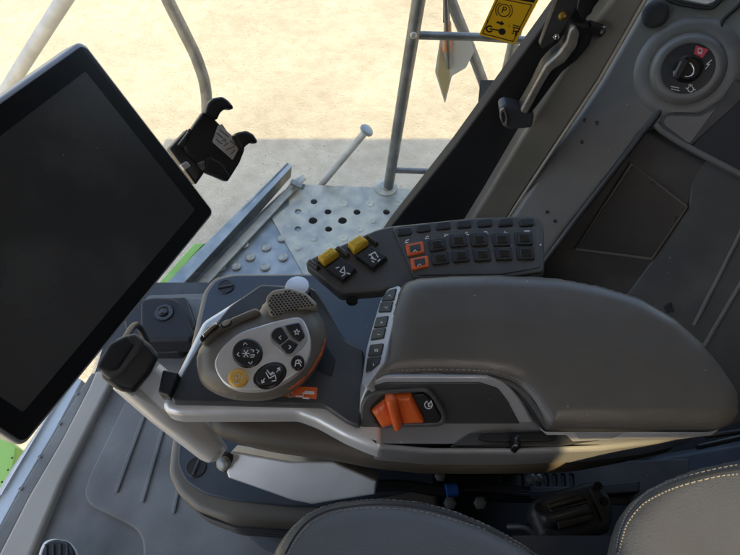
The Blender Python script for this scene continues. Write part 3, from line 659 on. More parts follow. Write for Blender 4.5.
# button column, on the sloping front end of the armrest
BC = P3(PZ(402, 287, .640), PZ(365, 382, .625), PZ(372, 320, .618))
slab('button_frame', [(399.5, 285), (388, 288.5), (380, 300), (373, 323.5), (366, 349), (361, 384), (366, 388), (376, 372), (384, 362), (389, 340), (395, 315), (401, 292)], BC, .014, 'silver2', ar, r=3, bev=.0015, res=3)
bt = [[(381.7, 301.7), (384.5, 295.5), (390, 290.5), (397, 288.8), (394, 300.4)], [(378.7, 312.6), (381.3, 303), (393.4, 301.6), (390.8, 312.2)],
      [(374, 328.2), (377, 318), (388.8, 316), (386.6, 327)], [(370.8, 340.7), (373.6, 329.6), (386.2, 328.2), (384, 338.3)],
      [(368.2, 357), (370.8, 345.2), (384, 343.7), (381.7, 355)], [(366.2, 373), (368, 358.3), (381.3, 356.4), (379.5, 364), (371, 371.5)]]
for i, p in enumerate(bt):
    b_ = slab('push_button', p, BC, .004, 'black', ar, up=.0016, r=1, bev=.0008, res=3)
    cx_ = sum(q[0] for q in p) / len(p); cy_ = sum(q[1] for q in p) / len(p)
    gly = [[(-1.6, .8), (0, -.8), (1.6, .8)], [(-1.6, -.8), (0, .8), (1.6, -.8)], [(-1, -1), (1, 0), (-1, 1)], [(-1.5, 0), (1.5, 0)], [(-1.5, -1), (1.5, -1), (1.5, 1), (-1.5, 1), (-1.5, -1)], [(0, -1), (0, 1)]][i]
    strokes('button_symbol', sh([gly], cx_, cy_, .9, 0), BC, .5, 'paper', b_, up=.002)
# inboard side: silver frame and throttle, on a steep plane
SP = P3(PZ(370, 378, .630), PZ(530, 378, .630), PZ(440, 447, .552))
frame = [(364, 392), (368, 383), (386, 376.5), (489, 376.5), (506, 383), (519, 398), (538, 429), (546, 432), (478, 436), (467, 436), (458, 442), (447, 447), (378, 450), (372, 446), (359, 421), (360, 402)]
slab('side_frame', frame, SP, .03, 'silver2', ar, r=3, bev=.0025, res=4)
V = []; 
dark = [(365, 393), (371, 386), (386, 382), (480, 382), (498, 388), (507, 400), (523, 429), (460, 429), (398, 427), (386, 429), (380, 436), (377, 446), (373, 445), (361, 421), (362, 402)]
slab('side_inlay', dark, SP, .004, 'plastic', ar, up=.0015, r=3, bev=.001)
ring = [(361, 402), (366, 393), (377, 388.5), (427, 385.5), (436, 394), (446.5, 412), (445, 421), (437, 424), (392, 424.5), (383, 428), (377.5, 437), (375, 446), (371.5, 443), (360, 423)]
slab('switch_surround', ring, SP, .007, 'plastic2', ar, up=.006, r=4, bev=.0028, res=4, holes=[[(370, 406), (377, 397), (386, 391), (424, 389), (431, 395), (441, 413), (439, 419), (387, 421), (382, 424), (377, 420)]])
slab('switch_well', [(368, 405), (386, 389), (426, 387), (443, 414), (440, 422), (380, 426)], SP, .003, 'black', ar, up=.002, bev=.0005)
th = thing('throttle_rocker', 'orange rocker switch with a raised ridge in the armrest side', 'rocker switch', SP.hit(398, 425))
cushion('left_face', [(371.5, 408), (385, 397), (397, 419), (382, 424.5)], SP, .006, .008, .003, 'orange', th, up=.004, r=1, s=.0015)
cushion('right_face', [(394, 392), (411, 391.5), (424.5, 419), (402, 420.5)], SP, .005, .006, .003, 'orange', th, up=.004, r=1, s=.0015)
cushion('ridge', [(384.5, 394), (387, 390.5), (393, 390), (396.5, 393), (402, 419), (399, 423), (393, 423.5)], SP, .010, .005, .006, 'orange', th, up=.007, r=2.5, s=.0015)
strokes('face_mark', [[(377, 408), (384, 403), (388, 410), (380, 414), (377, 408)]], SP, .5, 'red', th, up=.0098)
pb = slab('round_icon_button', [(413, 391.5), (423, 390), (429, 395), (440, 413), (438, 418.5), (427, 419.5)], SP, .005, 'black', ar, up=.0065, r=1.5, bev=.0012)
strokes('button_symbol', [arc(428.5, 405, 3.8, -60, 250, 16), [(428.5, 405), (431.5, 401)], [(428, 403), (428.5, 406.5), (431, 406)]], SP, .9, 'white', pb, up=.007)
# lower slot with small slider
slab('slider_slot', [(481, 435), (497, 434), (556, 434.5), (556, 440), (545, 442), (488, 442.5), (478, 439.5)], ZP(.585), .006, 'matte', ar, up=.004, r=1.5, bev=.001)
slab('slider_track', [(470, 434), (590, 429), (600, 440), (560, 446), (450, 447)], ZP(.583), .004, 'plastic', ar, up=.0015, r=1, bev=.001)
cushion('slider_knob', [(511, 437), (519, 436), (521, 447), (516, 452), (511, 448)], ZP(.592), .007, .006, .008, 'gloss', ar, up=.002, r=2, s=.0015)
# light strip right of the panel under the pad
SP2 = P3(PZ(550, 428, .60), PZ(700, 426, .60), PZ(600, 440, .583))
slab('pad_strip', [(540, 428.5), (715, 427.5), (722, 424), (712, 434), (680, 438), (611, 438.5), (572, 440.5), (566, 434), (546, 434)], SP2, .008, 'silver', ar, up=.002, r=1.5, bev=.0012)
slab('strip_recess', [(573, 430), (624, 430), (612, 436.5), (578, 437)], SP2, .002, 'silver2', ar, up=.0032, r=1.5, bev=.0007)
t = thing('armrest_tail_lever', 'two thin black rods at the rear tip of the armrest', 'lever', PZ(720, 438, .56))
tube('rod', [PZ(705, 436, .575), PZ(760, 429, .575)], .0028, 'matte', t, smooth=False)
tube('rod', [PZ(697, 447, .56), PZ(760, 433, .56)], .0032, 'black', t, smooth=False)

# ================================================================== CONTROL GRIP
gr = thing('control_grip', 'grey multifunction control grip with silver button face and mesh top', 'joystick', PZ(265, 395, .59))
JP = MP(262, 350, .640, .45)
body = [(195, 355), (198, 345), (205, 336), (221, 324), (238, 316), (254, 310), (262, 299), (274, 292), (292, 291), (308, 297), (318, 309), (324, 322), (325, 337), (319, 353), (310, 369), (298, 380), (284, 389), (262, 395), (236, 394.5), (217, 389.5), (203, 381), (197, 371)]
cushion('body', [(262 + (x - 262) * 1.04, 346 + (y - 346) * 1.03) for x, y in body], JP, .032, .038, .050, 'taupe', gr, up=-.0235, smooth=True, s=.0028, power=2.1, taper=.58, n_sk=4, sharp=60)
band = [(320, 317), (325.5, 323), (326.5, 336), (321.5, 352), (312.5, 367), (301, 379), (289, 387), (284, 386), (298, 372), (312, 350)]
slab('orange_band', band, JP, .016, 'orange', gr, up=-.012, smooth=False, r=3, bev=.002)
plate = [(216, 366), (221, 353), (230, 343), (243, 334), (266, 326.5), (284, 321.5), (297, 319.5), (303, 322), (307.6, 330), (311, 343), (310, 356), (305, 367), (297, 375.5), (284, 384), (266.5, 391), (245, 392), (230, 388), (221, 379.5)]
fp = slab('face_plate', plate, JP, .014, 'silver', gr, up=.009, smooth=True, bev=.0022, res=4)
FP = JP.up(.009)
d_ = slab('direction_pad', ell(247.7, 353.4, 14.6, 14), FP, .006, 'black', gr, up=.0035, bev=.0018, res=4)
slab('pad_rim', ell(247.7, 353.4, 15.4, 14.8), FP, .003, 'gloss', d_, up=.0012, bev=.001, holes=[ell(247.7, 353.4, 13.4, 12.8)])
slab('pad_center', ell(247.5, 353.4, 6, 5.6), FP, .002, 'plastic', d_, up=.0046, bev=.0008)
strokes('pad_symbols', [sh([[(-1.6, 1), (0, -.8), (1.6, 1)]], 245, 343.5, 1.2, -10)[0], sh([[(-1.6, -1), (0, .8), (1.6, -1)]], 250.5, 363, 1.2, -10)[0],
    sh([[(1, -1.6), (-.8, 0), (1, 1.6)]], 238, 354.5, 1.2, -10)[0], sh([[(-1, -1.6), (.8, 0), (-1, 1.6)]], 258, 351, 1.2, -10)[0],
    [(244, 350), (248, 357)], [(248, 350), (244, 357)], [(242.6, 353.5), (249.4, 353.5)], [(251, 349.5), (254, 350), (253, 352)], [(250, 355), (254.5, 354.6), (253.5, 357), (250.5, 357)]], FP, .75, 'white', d_, up=.0052)
y_ = cushion('amber_button', ell(238.4, 378.3, 10.3, 9.4), FP, .0022, .004, .003, 'amber', gr, up=.0012, s=.0015)
strokes('amber_symbol', [[(236, 381), (235, 374.5), (239, 374), (240, 377.5), (236, 378)], [(241, 382), (243, 375.5)], [(233, 377), (234, 383), (239, 383.5)]], FP, .7, 'paper', y_, up=.0044)
o_ = slab('rocker_button', ell(270, 375.6, 18, 12.2, -28), FP, .006, 'gloss', gr, up=.0018, bev=.0016, res=4)
slab('rocker_top', ell(270, 375.4, 15, 9.4, -28), FP, .004, 'black', o_, up=.0042, bev=.0016, res=4)
strokes('rocker_symbols', [sh([[(0, 3), (0, -2)], [(-1.6, 0), (0, -2.2), (1.6, 0)]], 263, 381, 1, -150)[0], sh([[(0, 3), (0, -2)], [(-1.6, 0), (0, -2.2), (1.6, 0)]], 263, 381, 1, -150)[1],
    sh([[(0, 3), (0, -2)]], 278.5, 369.5, 1, 35)[0], sh([[(-1.6, 0), (0, -2.2), (1.6, 0)]], 278.5, 369.5, 1, 35)[0],
    [(267, 370), (270, 374), (273, 372)], [(270, 378), (275, 375), (276, 379)], [(272, 381), (276, 380.5)], [(266, 372.5), (269, 378)], [(270.5, 375), (274.5, 372.8)]], FP, .95, 'white', o_, up=.0048)
s_ = slab('program_button', ell(297.8, 363.2, 6.8, 7.8, 15), FP, .005, 'gloss', gr, up=.0028, bev=.0014, res=4)
strokes('program_symbol', [[(295, 366), (296, 361), (298, 359.5), (299.5, 363.5), (301, 366)], [(295.5, 363.5), (299.5, 363.3)], [(299.6, 360), (301.5, 362.5)]], FP, .95, 'white', s_, up=.0032)
cl = slab('button_cluster_rim', [(269.5, 333), (275, 327.5), (297, 321.5), (302.5, 324.5), (307.5, 339), (303, 348), (292, 357), (286, 356.5), (271, 343)], FP, .003, 'silver2', gr, up=.0012, r=3.5, bev=.0009)
for nm, p, gly, c_ in (('previous_button', [(271.5, 334), (275.5, 329), (282, 327.6), (288.5, 338.5), (279.3, 345.6), (271.5, 338.5)], [[(1, -1.8), (-1, 0), (1, 1.8)]], (280, 337.5)),
                       ('star_button', [(285, 326.5), (299.5, 323.3), (305.3, 337), (299.5, 342.5), (292, 338)], [[(0, -3), (.8, -1), (2.9, -.9), (1.3, .5), (1.8, 2.5), (0, 1.4), (-1.8, 2.5), (-1.3, .5), (-2.9, -.9), (-.8, -1), (0, -3)]], (296.8, 332)),
                       ('next_button', [(280.5, 347), (289.4, 339.6), (298.3, 344.8), (292, 353.7), (287, 354.5)], [[(-1, -1.8), (1, 0), (-1, 1.8)]], (290, 347))):
    b_ = slab(nm, p, FP, .006, 'black', gr, up=.0036, r=2, bev=.0014, res=4)
    strokes('button_symbol', sh(gly, c_[0], c_[1], .95, 0), FP, .8, 'white', b_, up=.0040)
GP = MP(291, 303, .652, .35)
gq = [(266, 300), (273, 292), (291, 289.5), (307, 295), (319, 307), (302, 309.5), (287, 313), (271, 319), (267, 309)]
gm = slab('mesh_grille', gq, GP, .03, 'grille', gr, up=.007, r=4, bev=.003, res=4)
V = []; Fs = []; G2 = GP.up(.0073)
def inside(x, y, poly):
    r_ = False
    for i in range(len(poly)):
        a, b = poly[i - 1], poly[i]
        if (a[1] > y) != (b[1] > y) and x < (b[0] - a[0]) * (y - a[1]) / (b[1] - a[1]) + a[0]: r_ = not r_
    return r_
gin = inset2(gq, .88)
for j in range(-14, 15):
    for i in range(-14, 15):
        x = 291 + i * 3.5 + (1.75 if j % 2 else 0) ; y = 303 + j * 2.35 - (x - 291) * .12
        if inside(x, y, gin):
            k = len(V)
            for q in range(8): V.append(G2.hit(x + 1.4 * math.cos(q * .785), y + 1.12 * math.sin(q * .785)))
            Fs.append(list(range(k, k + 8)))
raw('grille_holes', V, Fs, 'ink', gm)
cushion('side_hump', [(200, 342), (212, 330), (232, 318), (256, 308), (262, 313), (240, 323), (222, 332), (206, 347)], JP, .008, .009, .01, 'taupe', gr, up=.0, r=4, s=.002)
slab('side_toggle_base', [(201, 341), (209, 330), (219, 324.5), (221, 329), (212, 336), (203, 345)], JP, .006, 'gloss', gr, up=.0105, r=2.5, bev=.0015)
slab('side_toggle', [(204, 338), (211, 331), (218, 326), (219.5, 328), (212, 335), (206, 341)], JP, .006, 'chrome', gr, up=.0135, r=1.5, bev=.002, res=4)
slab('side_button', ell(227.5, 326, 6, 3.2, -28), JP, .004, 'gloss', gr, up=.0095, bev=.001)
slab('side_button_cap', ell(227.7, 325.8, 4.6, 2.3, -28), JP, .003, 'liner', gr, up=.0115, bev=.001)

# ================================================================== SWITCH PANEL
sw = thing('switch_panel', 'angled dark grey switch panel with button rows and yellow toggles', 'switch panel', PZ(430, 270, .57))
ZS = Plane(PZ(430, 262, .622), (0, -.16, 1))
top = [(304.5, 263), (312, 257), (376, 229), (390, 225.5), (470, 217.5), (530, 215), (542, 219), (544.5, 231), (545, 274), (520, 290), (395, 289), (372, 291.5), (340, 294)]
slab('housing', top, ZS, .022, 'plastic2', sw, r=4, bev=.004, res=4)
kp_ = [(392, 228.5), (400, 226.5), (470, 219), (530, 217), (541, 220.5), (543, 231), (543.5, 273), (500, 280), (414, 280)]
slab('keyboard_plate', kp_, ZS, .006, 'plastic2', sw, up=.003, r=4, bev=.0025, res=4)
slab('key_field', [(397, 239), (403, 237), (440, 231.5), (480, 229), (534, 228), (539, 230), (539.5, 269), (500, 276), (417, 277)], ZS, .004, 'plastic2', sw, up=.004, r=3, bev=.001)
for p in ((404, 233.3), (423, 230), (443, 227.6), (463.5, 226), (484, 224.7), (505, 224), (525.6, 224.2)):
    w, h = 7.6, 4
    slab('small_key', [(p[0] - w, p[1] - h + 1.2), (p[0] + w - 1, p[1] - h - .2), (p[0] + w, p[1] + h - .6), (p[0] - w + 1, p[1] + h + .6)], ZS, .005, 'black', sw, up=.0062, r=2, bev=.0016, res=3)
row = [((415, 251), (419.5, 265)), ((437, 247), (440, 260.5)), ((458, 243), (460.5, 258)), ((478.5, 242), (481.5, 257)), ((500.5, 242), (503, 256)), ((523, 241), (524.5, 255.5))]
for ci, pr in enumerate(row):
    for ri, (x, y) in enumerate(pr):
        w, h = 8.8, 6.4; tl = [2.6, 1.8, 1.1, .6, .3, 0][ci]; sx = 1.1
        q = [(x - w - sx, y - h + tl), (x + w - sx, y - h - tl * .3), (x + w + sx * .3, y + h - tl), (x - w + sx, y + h + tl * .4)]
        k_ = slab('key', q, ZS, .006, 'orange' if ci == 0 else 'black', sw, up=.0072, r=1.8, bev=.0013, res=3)
        if ci == 0: lab(k_, 'orange framed key')
        slab('key_window', inset2(q, .62), ZS, .003, 'gloss' if ci else 'plastic', k_, up=.0080, r=1.2, bev=.0008)
        if ci == 0: strokes('key_symbol', [[(x - 2, y + 1), (x, y - 1.2), (x + 2, y + .6)]], ZS, .7, 'paper', k_, up=.0085)
gl_ = [[(-2, 0), (0, -2), (1.5, -1)], [(-2, 1.5), (0, .2), (2, 1.2)]]
for i, p in enumerate(((407, 241.3), (427, 237.3), (446, 235.2), (466.5, 233.6), (486, 232.5), (506, 232), (527, 231.8))):
    v_ = [[[(-2, 2), (-1, -1), (2, -2)], [(-1, 1.4), (1.4, 1.2)]], [[(-2, 2), (0, -1.5), (2, -1)], [(-1, 1.5), (2, 1)]], [[(-2, 1.5), (0, 0), (2.5, -1)], [(-1, -1.6), (-1, 0)]],
          [[(-2.5, 1), (2.5, 1)], [(-1, 1), (-1, -1.5), (1.5, -1.5)]], [[(-2.5, 1), (2.5, 1)], [(-2, -1), (1, -1)], [(1, -1), (1, 1)]], [[(-2.5, 1), (2.5, 1)], [(-2.5, 1), (-1, -1)]], [[(-3, -1.4), (3, -1.4)], [(-3, 0), (3, 0)], [(-3, 0), (-3, 1.6)], [(3, 0), (3, 1.6)]]][i]
    strokes('panel_symbol', sh(v_, p[0], p[1], .85, 0), ZS, .75, 'white', sw, up=.0044)
lathe('locating_pip', ZS.up(.004).hit(540.5, 245), ZS.n, [(.0012, 0), (.0010, .0008)], 'white', sw, n=8)
def toggle(yq, bq):
    slab('rocker_base', [(a[0], a[1]) for a in [(yq[0][0] - 1, yq[0][1] + 1), (yq[1][0] + 2, yq[1][1] - 1), (bq[2][0] + 1.5, bq[2][1] + .5), (bq[3][0] + .5, bq[3][1] + 1.5)]], ZS, .004, 'black', sw, up=.0015, r=1, bev=.001)
    b_ = slab('rocker_switch', bq, ZS, .010, 'black', sw, up=.0075, r=1.2, bev=.0012, res=3)
    y2 = cushion('safety_catch', yq, ZS, .005, .003, .008, 'yellow', sw, up=.0085, r=1.6, s=.0012)
    slab('catch_pad', inset2(yq, .5), ZS, .001, 'yellow', y2, up=.0142, r=1.2, bev=.0004)
    return b_
bA = toggle([(318, 261), (332, 251), (339.5, 257), (324.5, 267.5)], [(326.5, 270.5), (341.5, 260), (356.5, 271), (343, 283)])
strokes('switch_symbol', [[(336, 268), (339, 267)], [(340, 271.5), (344, 266.5), (345, 273), (341, 272)], [(342, 276), (345, 274)], [(347, 273), (350, 274)]], ZS, 1.0, 'white', bA, up=.0079)
bB = toggle([(347.5, 247), (360, 239), (369, 245.5), (354.5, 256)], [(355.5, 258), (371.5, 248.5), (387, 259.5), (373, 271)])
strokes('switch_symbol', [[(369, 255), (375, 252), (378, 257)], [(371, 258), (376, 259.5)], [(372, 261), (374, 262)], [(378, 261), (380, 259.5)], [(371, 255), (374, 259)]], ZS, 1.1, 'white', bB, up=.0079)
for q in ([(306, 263.5), (310.5, 259.5), (321, 268), (317.5, 272)], [(334.5, 249.5), (338.5, 246.5), (350.5, 255), (347, 259)], [(363.5, 237.5), (367.5, 235.2), (379.5, 244), (376, 247)]):
    cushion('guard_rib', q, ZS, .006, .003, .002, 'plastic', sw, up=.0005, r=1.2, s=.0015)
lathe('screw', PZ(352, 300, .600), (0, -1, .3), [(.007, -.001), (.007, .0025), (.005, .003), (.0045, .0015)], 'black', sw, n=24)
tube('support_stalk', [PZ(430, 290, .59), PZ(430, 300, .5)], .02, 'matte', sw)

# ================================================================== DISPLAY
k_ = .62
A = PD(84, 38.5, .804 * k_); B = PD(216.5, 212, k_); Cc = PD(24, 449, .724 * k_); Dd = A + Cc - B
mp = Plane(A, (B - A).cross(Cc - B))
ds = thing('display_terminal', 'large black touch display with thin silver housing edge on an arm', 'display', (A + B + Cc + Dd) / 4 - mp.n * .03)
def quad(k):
    c_ = (A + B + Cc + Dd) / 4; return [c_ + (v - c_) * k for v in (A, B, Cc, Dd)]
def q3(mx, my, r_=.006):
    """rectangle inset by mx,my metres with rounded corners"""
    e1 = (Cc - B).normalized(); e2 = (A - B).normalized(); L1 = (Cc - B).length; L2 = (A - B).length
    out = []
    for (cx_, cy_, a0) in ((mx + r_, my + r_, 180), (L1 - mx - r_, my + r_, 270), (L1 - mx - r_, L2 - my - r_, 0), (mx + r_, L2 - my - r_, 90)):
        for q in range(7):
            t_ = R(a0 + q * 15); out.append(B + e1 * (cx_ + r_ * math.cos(t_)) + e2 * (cy_ + r_ * math.sin(t_)))
    return out
slab('housing', q3(0, 0, .008), mp, .026, 'silver2', ds, up=-.0015, bev=.004, res=4)
slab('bezel_glass', q3(.0034, .0034, .006), mp, .004, 'bezel', ds, up=.0, bev=.0008)
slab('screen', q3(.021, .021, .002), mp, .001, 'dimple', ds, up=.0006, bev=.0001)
slab('rear_cover', q3(.03, .03, .02), mp, .03, 'plastic', ds, up=-.0275, bev=.008)
# phone holder clamped on the display's right edge
ph = thing('phone_holder', 'black spring phone clamp with paper label on the display edge', 'phone holder', PD(205, 165, .6))
hp = PD(210, 145, .60); HP = Plane(hp, (CAM - hp).normalized() + Vector((.35, 0, .1)))
slab('cradle', [(204, 111), (214, 118), (222, 126), (244, 145), (245.5, 149), (240, 163), (228, 182), (214, 176), (206, 173), (186, 152), (184.5, 146), (192, 128)], HP, .014, 'black', ph, r=2.5, bev=.003, res=4)
for q in ([(203, 113), (206, 104), (211, 99), (220, 97.3), (226, 101), (231, 107), (231, 110), (223, 109.5), (218, 114), (215, 121)], [(231, 137), (235, 133), (244, 131), (251, 134.5), (255, 141), (254.5, 144), (248, 143), (243, 147), (240, 152)]):
    slab('jaw', q, HP, .016, 'black', ph, up=.010, r=2.2, bev=.0035, res=4)
slab('mount_plate', [(171, 148), (190, 128), (203, 150), (207, 172), (198, 185)], HP, .02, 'black', ph, up=-.008, r=2, bev=.003)
slab('wing', [(191, 128), (186, 147), (178, 145)], HP, .012, 'plastic', ph, up=.0, r=1.5, bev=.002)
slab('lower_flap', [(204, 160), (210, 157), (222, 164), (230, 178), (214, 175), (205, 171)], HP, .006, 'black', ph, up=.004, r=2.5, bev=.002, res=3)
slab('pivot', [(197, 163), (204, 160), (208, 168), (202, 171)], HP, .008, 'taupe', ph, up=.003, r=2, bev=.003)
slab('clamp_pad', [(181, 165), (187, 161), (191, 166), (185, 170.5)], HP, .01, 'silver', ph, up=.0, r=1, bev=.001)
lb = slab('paper_label', [(217.5, 126), (222, 124), (228, 133), (241.5, 143.5), (232.5, 160), (212, 142)], HP, .0006, 'paper', ph, up=.0008, r=1.2, bev=.0001)
strokes('label_print', [[(217, 133), (223, 138)], [(220, 130), (229, 137)], [(216, 139), (222, 144)], [(224, 146), (228, 143)], [(226, 150), (235, 146)], [(231, 154), (235, 150)], [(230, 141), (236, 145)], [(222, 141), (225, 139), (226, 142)]], HP, .7, 'ink', lb, up=.0012)
# arm
am = thing('monitor_arm', 'silver flat display arm with dark clamp joint and fixing bracket', 'display arm', PZ(300, 470, .5))
AP = P3(PD(128, 400, .60), PD(160, 360, .625), PD(225, 460, .665))
slab('arm_bar', [(121, 391), (152, 354), (172, 371), (232, 448), (226, 462), (212, 465), (160, 425)], AP, .045, 'armsilver', am, r=2, bev=.014, res=6)
JC = Plane(PD(130, 365, .585), (CAM - PD(130, 365, .585)))
slab('clamp_block', [(100, 377), (104, 362), (116, 340), (134, 334), (150, 343), (160, 356), (151, 374), (134, 394), (118, 391)], JC, .05, 'black', am, r=5, bev=.007, res=4)
slab('clamp_face', [(100, 372), (108, 350), (118, 338), (136, 333), (145, 341), (139, 353), (122, 375), (110, 380)], JC, .02, 'plastic2', am, up=.006, r=4, bev=.004, res=4)
slab('clamp_inner', [(96, 368), (110, 344), (128, 335), (135, 345), (118, 370), (106, 372)], JC, .02, 'matte', am, up=.012, r=4, bev=.004)
lathe('hinge_bolt', PD(223, 464, .64), (-.3, -.4, .6), [(.008, -.004), (.008, .002), (.0055, .004), (.003, .0045)], 'pipe', am, n=20)
tube('hinge_pin', [PD(221, 470, .645), PD(230, 454, .655)], .007, 'black', am)
BR = P3(PZ(228, 452, .50), PZ(376, 482, .50), PZ(300, 498, .475))
slab('bracket', [(231, 451.5), (290, 462), (333, 462), (377, 481.5), (375.5, 495), (312, 505), (292, 501), (228, 478.5), (224, 466)], BR, .022, 'silver', am, r=1.5, bev=.003, res=4)

# ================================================================== SEAT
se = thing('driver_seat', 'grey-brown leather driver seat with double stitched edges', 'seat', PZ(400, 560, .4))
C1 = P3(PZ(300, 520, .60), PZ(500, 530, .60), PZ(400, 640, .62))
s1 = [(262, 600), (266, 572), (271, 554), (279, 538), (291, 523), (307, 510), (325, 502), (345, 498), (376, 495), (416, 498), (452, 506), (489, 521), (520, 538), (548, 558), (580, 590), (600, 700), (262, 700)]
c1 = cushion('seat_cushion', s1, C1, .016, .026, .05, 'seat', se, up=-.008, r=8, s=.005, crown=.008, wr=.0008, wrs=25, power=1.9)
for q in ([(281, 548), (293, 529), (308, 514), (326, 506), (347, 502), (378, 499.5), (414, 502), (450, 510.5), (486, 525), (516, 541), (538, 556)],
          [(289, 553), (297, 539), (308, 526), (322, 517), (338, 511.5), (372, 508), (416, 511), (452, 519.5), (489, 531), (520, 547), (535, 556)]):
    stitches('stitching', drape(dense2(q), c1, .0001), c1, .0040, .0022, .0006)
tube('piping', drape(dense2([(285, 554), (295, 536), (308, 521.5), (324, 512.5), (344, 507.5), (376, 504.5), (414, 507), (450, 515.5), (486, 529.5), (516, 544), (535, 556)]), c1, -.0003), .0013, 'black', c1, smooth=False)
C2 = P3(PZ(640, 530, .66), PZ(740, 520, .66), PZ(700, 640, .70))
s2 = [(608, 600), (609, 555), (612, 532), (618, 515), (631, 497), (646, 486), (662, 478), (691, 467), (740, 456.5), (800, 446), (860, 446), (860, 700), (608, 700)]
c2 = cushion('backrest', s2, C2, .016, .026, .05, 'seat', se, up=-.008, r=6, s=.005, crown=.008, wr=.0006, wrs=25, power=1.9)
for q in ([(617, 548), (620, 532), (627, 515), (640, 499), (655, 488.5), (680, 478.5), (712, 470), (740, 464.5)], [(618, 556), (622, 540), (628, 523), (642, 505.5), (660, 494.5), (681, 486), (716, 477), (740, 474)]):
    stitches('stitching', drape(dense2(q), c2, .0001), c2, .0045, .0025, .0007)
tube('piping', drape(dense2([(618, 552), (621, 536), (628, 519), (641, 502), (657, 491.5), (680, 482), (714, 473.5), (740, 469)]), c2, -.0003), .0013, 'black', c2, smooth=False)

V, Fc = bxm(-.25, .9, -.5, .07, .22, .50); raw('seat_sun_block', V, Fc, 'matte', se)  # hidden box added to stop sun reaching the floor
V, Fc = bxm(.13, .8, -.45, .098, .30, .60); raw('backrest_sun_block', V, Fc, 'matte', se)  # hidden box added to keep sun off the parts under the armrest
# ---- mechanism between seat and armrest
mc = thing('seat_mechanism', 'black slotted seat adjusting frame with bolts under the armrest', 'seat frame', PZ(520, 490, .33))
MZ = ZP(.36)
slot = [[(518 + i * 8.6, 474), (522 + i * 8.6, 474), (523 + i * 8.6, 486), (519 + i * 8.6, 487)] for i in (0, 1, 2, 3, 4, 5, 6)]
slab('slotted_plate', [(498, 466), (600, 462), (690, 458), (690, 500), (640, 505), (500, 500)], MZ, .008, 'plastic', mc, r=2, bev=.002, holes=slot)
slab('base_plate', [(370, 455), (760, 420), (800, 620), (380, 620)], ZP(.25), .02, 'matte', mc, bev=.002)
slab('link_bar', [(423, 473), (430, 470), (456, 470), (500, 466), (502, 486), (450, 484), (425, 478)], ZP(.40), .012, 'black', mc, r=2, bev=.003)
slab('inner_rail', [(380, 486), (540, 490), (640, 480), (640, 492), (540, 500), (380, 496)], ZP(.38), .02, 'black', mc, r=1, bev=.002)
for x, y, r_ in ((440, 476, .007), (492, 469, .005), (450, 503, .008), (480, 503, .008), (531, 479, .007), (538, 478, .005)):
    lathe('bolt', PZ(x, y, .41), (0, -.2, 1), [(r_, -.004), (r_, .003), (r_ * .7, .004), (r_ * .3, .0045)], 'pipe', mc, n=6 if r_ > .0065 else 16)
V_ = [PZ(x, y, .40) for x, y in ((372, 488), (410, 487), (440, 492), (470, 488), (520, 492))]
cb = thing('cable_bundle', 'black cable bundle with a blue tape band beside the cushion', 'cable', V_[0])
for dy in (-3.2, 0, 3.2):
    tube('cable', [PZ(x, y + dy * (.6 + .4 * math.sin(x)), .402) for x, y in ((366, 486), (405, 486), (440, 491), (475, 488), (530, 493))], .0042, 'black', cb)
tube('blue_band', [PZ(446, 491, .407), PZ(457, 489.6, .407)], .0088, 'blue', cb, smooth=False)
t = tube('silver_ring_cable', [PZ(508, 527, .42), PZ(524, 527, .43), PZ(534, 533, .43)], .004, 'pipe'); tag(t, 'short metal rod end beside the black retractor box', 'rod')
rb = thing('retractor_box', 'black ribbed plastic box with rounded corners between cushion and backrest', 'plastic box', PZ(572, 545, .38))
RB = MP(572, 510, .47, .3)
slab('shell', [(533, 500), (548, 492), (590, 480.5), (600, 482), (612, 497), (615, 515), (611, 531), (560, 545), (541, 537), (531, 512)], RB, .05, 'dgrey', rb, r=4, bev=.010, res=5)
slab('upper_ridge', [(546, 505), (581, 494), (586, 501), (550, 513)], RB, .01, 'black', rb, up=.006, r=1.5, bev=.002)
cushion('front_bulge', [(537, 514), (548, 512), (586, 502), (592, 508), (594, 517), (552, 530), (541, 526)], RB, .012, .009, .004, 'dgrey', rb, up=.002, r=4, s=.003)
slab('label_recess', [(555, 524), (590, 515), (592, 521), (557, 531)], RB, .003, 'black', rb, up=.013, r=1, bev=.001)
for l_ in ([(548, 508), (582, 498)], [(552, 511), (585, 502)], [(590, 486), (603, 520)], [(545, 533), (556, 541)]): strokes('raised_rib', [l_], RB, 1.2, 'dgrey', rb, up=.0105, h=.01)
for x, y in ((598, 486), (604, 501), (539, 508)): lathe('screw_recess', RB.up(.001).hit(x, y), RB.n, [(.005, -.001), (.005, .001), (.0035, .0015), (.003, .0005)], 'ink', rb, n=18)
t = slab('rear_floor_moulding', [(640, 462), (664, 452), (700, 446), (760, 436), (800, 520), (660, 520)], ZP(.30), .05, 'navy', None, r=4, bev=.012, res=4)
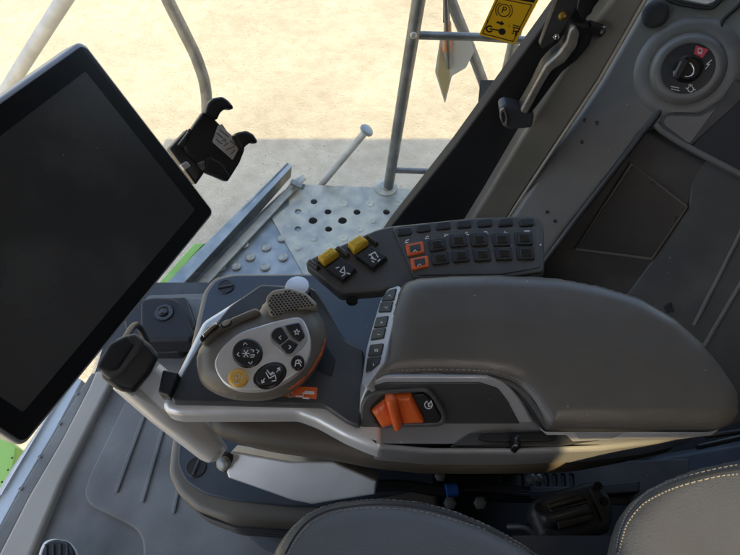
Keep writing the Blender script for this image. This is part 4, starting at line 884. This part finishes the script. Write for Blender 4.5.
tag(t, 'blue-grey moulded floor hump behind the armrest, partly hidden by the backrest', 'floor moulding')

# pedal at the lower left
pd = thing('foot_pedal', 'ribbed black foot pedal with a pale edge on the floor mat', 'pedal', PZ(55, 560, .03))
PPd = ZP(.06)
slab('pale_edge', [(36, 575), (38, 552), (43, 541), (52, 538), (66, 540), (74, 550), (76, 575)], PPd, .02, 'sillw', pd, up=-.001, r=4, bev=.004)
slab('pad', [(40, 580), (42, 553), (47, 542.5), (56, 539), (68, 541.5), (74.5, 551), (76, 580)], PPd, .015, 'black', pd, up=.006, r=4, bev=.005, res=4)
for i in range(4):
    x = 48 + i * 7; slab('tread_rib', [(x - 1.2, 545), (x + 1.2, 545), (x + 1.6, 580), (x - .8, 580)], PPd, .004, 'tray', pd, up=.009, bev=.0012)

# ================================================================== LIGHT
EL, AZ = 56, 182     # sun elevation; azimuth as the direction the light comes from (behind the driver's left side)
sd = Vector((math.cos(R(EL)) * math.sin(R(AZ)), math.cos(R(EL)) * math.cos(R(AZ)), math.sin(R(EL))))
sl_ = bpy.data.lights.new('sun', 'SUN'); sl_.energy = 2.05; sl_.angle = R(.5); sl_.color = (1, .76, .38)
so = bpy.data.objects.new('sun', sl_); C.objects.link(so); so.rotation_euler = sd.to_track_quat('Z', 'Y').to_euler(); so.location = (0, -5, 8)
w = bpy.data.worlds.new('World'); sc.world = w; w.use_nodes = True
nt = w.node_tree; bg = nt.nodes['Background']; sky = nt.nodes.new('ShaderNodeTexSky'); sky.sky_type = 'NISHITA'; sky.sun_disc = False
sky.sun_elevation = R(EL); sky.sun_rotation = R(AZ)
sky.dust_density = 3; sky.air_density = 1
hsv = nt.nodes.new('ShaderNodeHueSaturation'); hsv.inputs['Saturation'].default_value = .92
nt.links.new(sky.outputs[0], hsv.inputs['Color']); nt.links.new(hsv.outputs[0], bg.inputs[0]); bg.inputs[1].default_value = .142
vs_ = sc.view_settings; vs_.view_transform = 'Standard'; vs_.look = 'None'; vs_.gamma = 1; vs_.exposure = 1.8
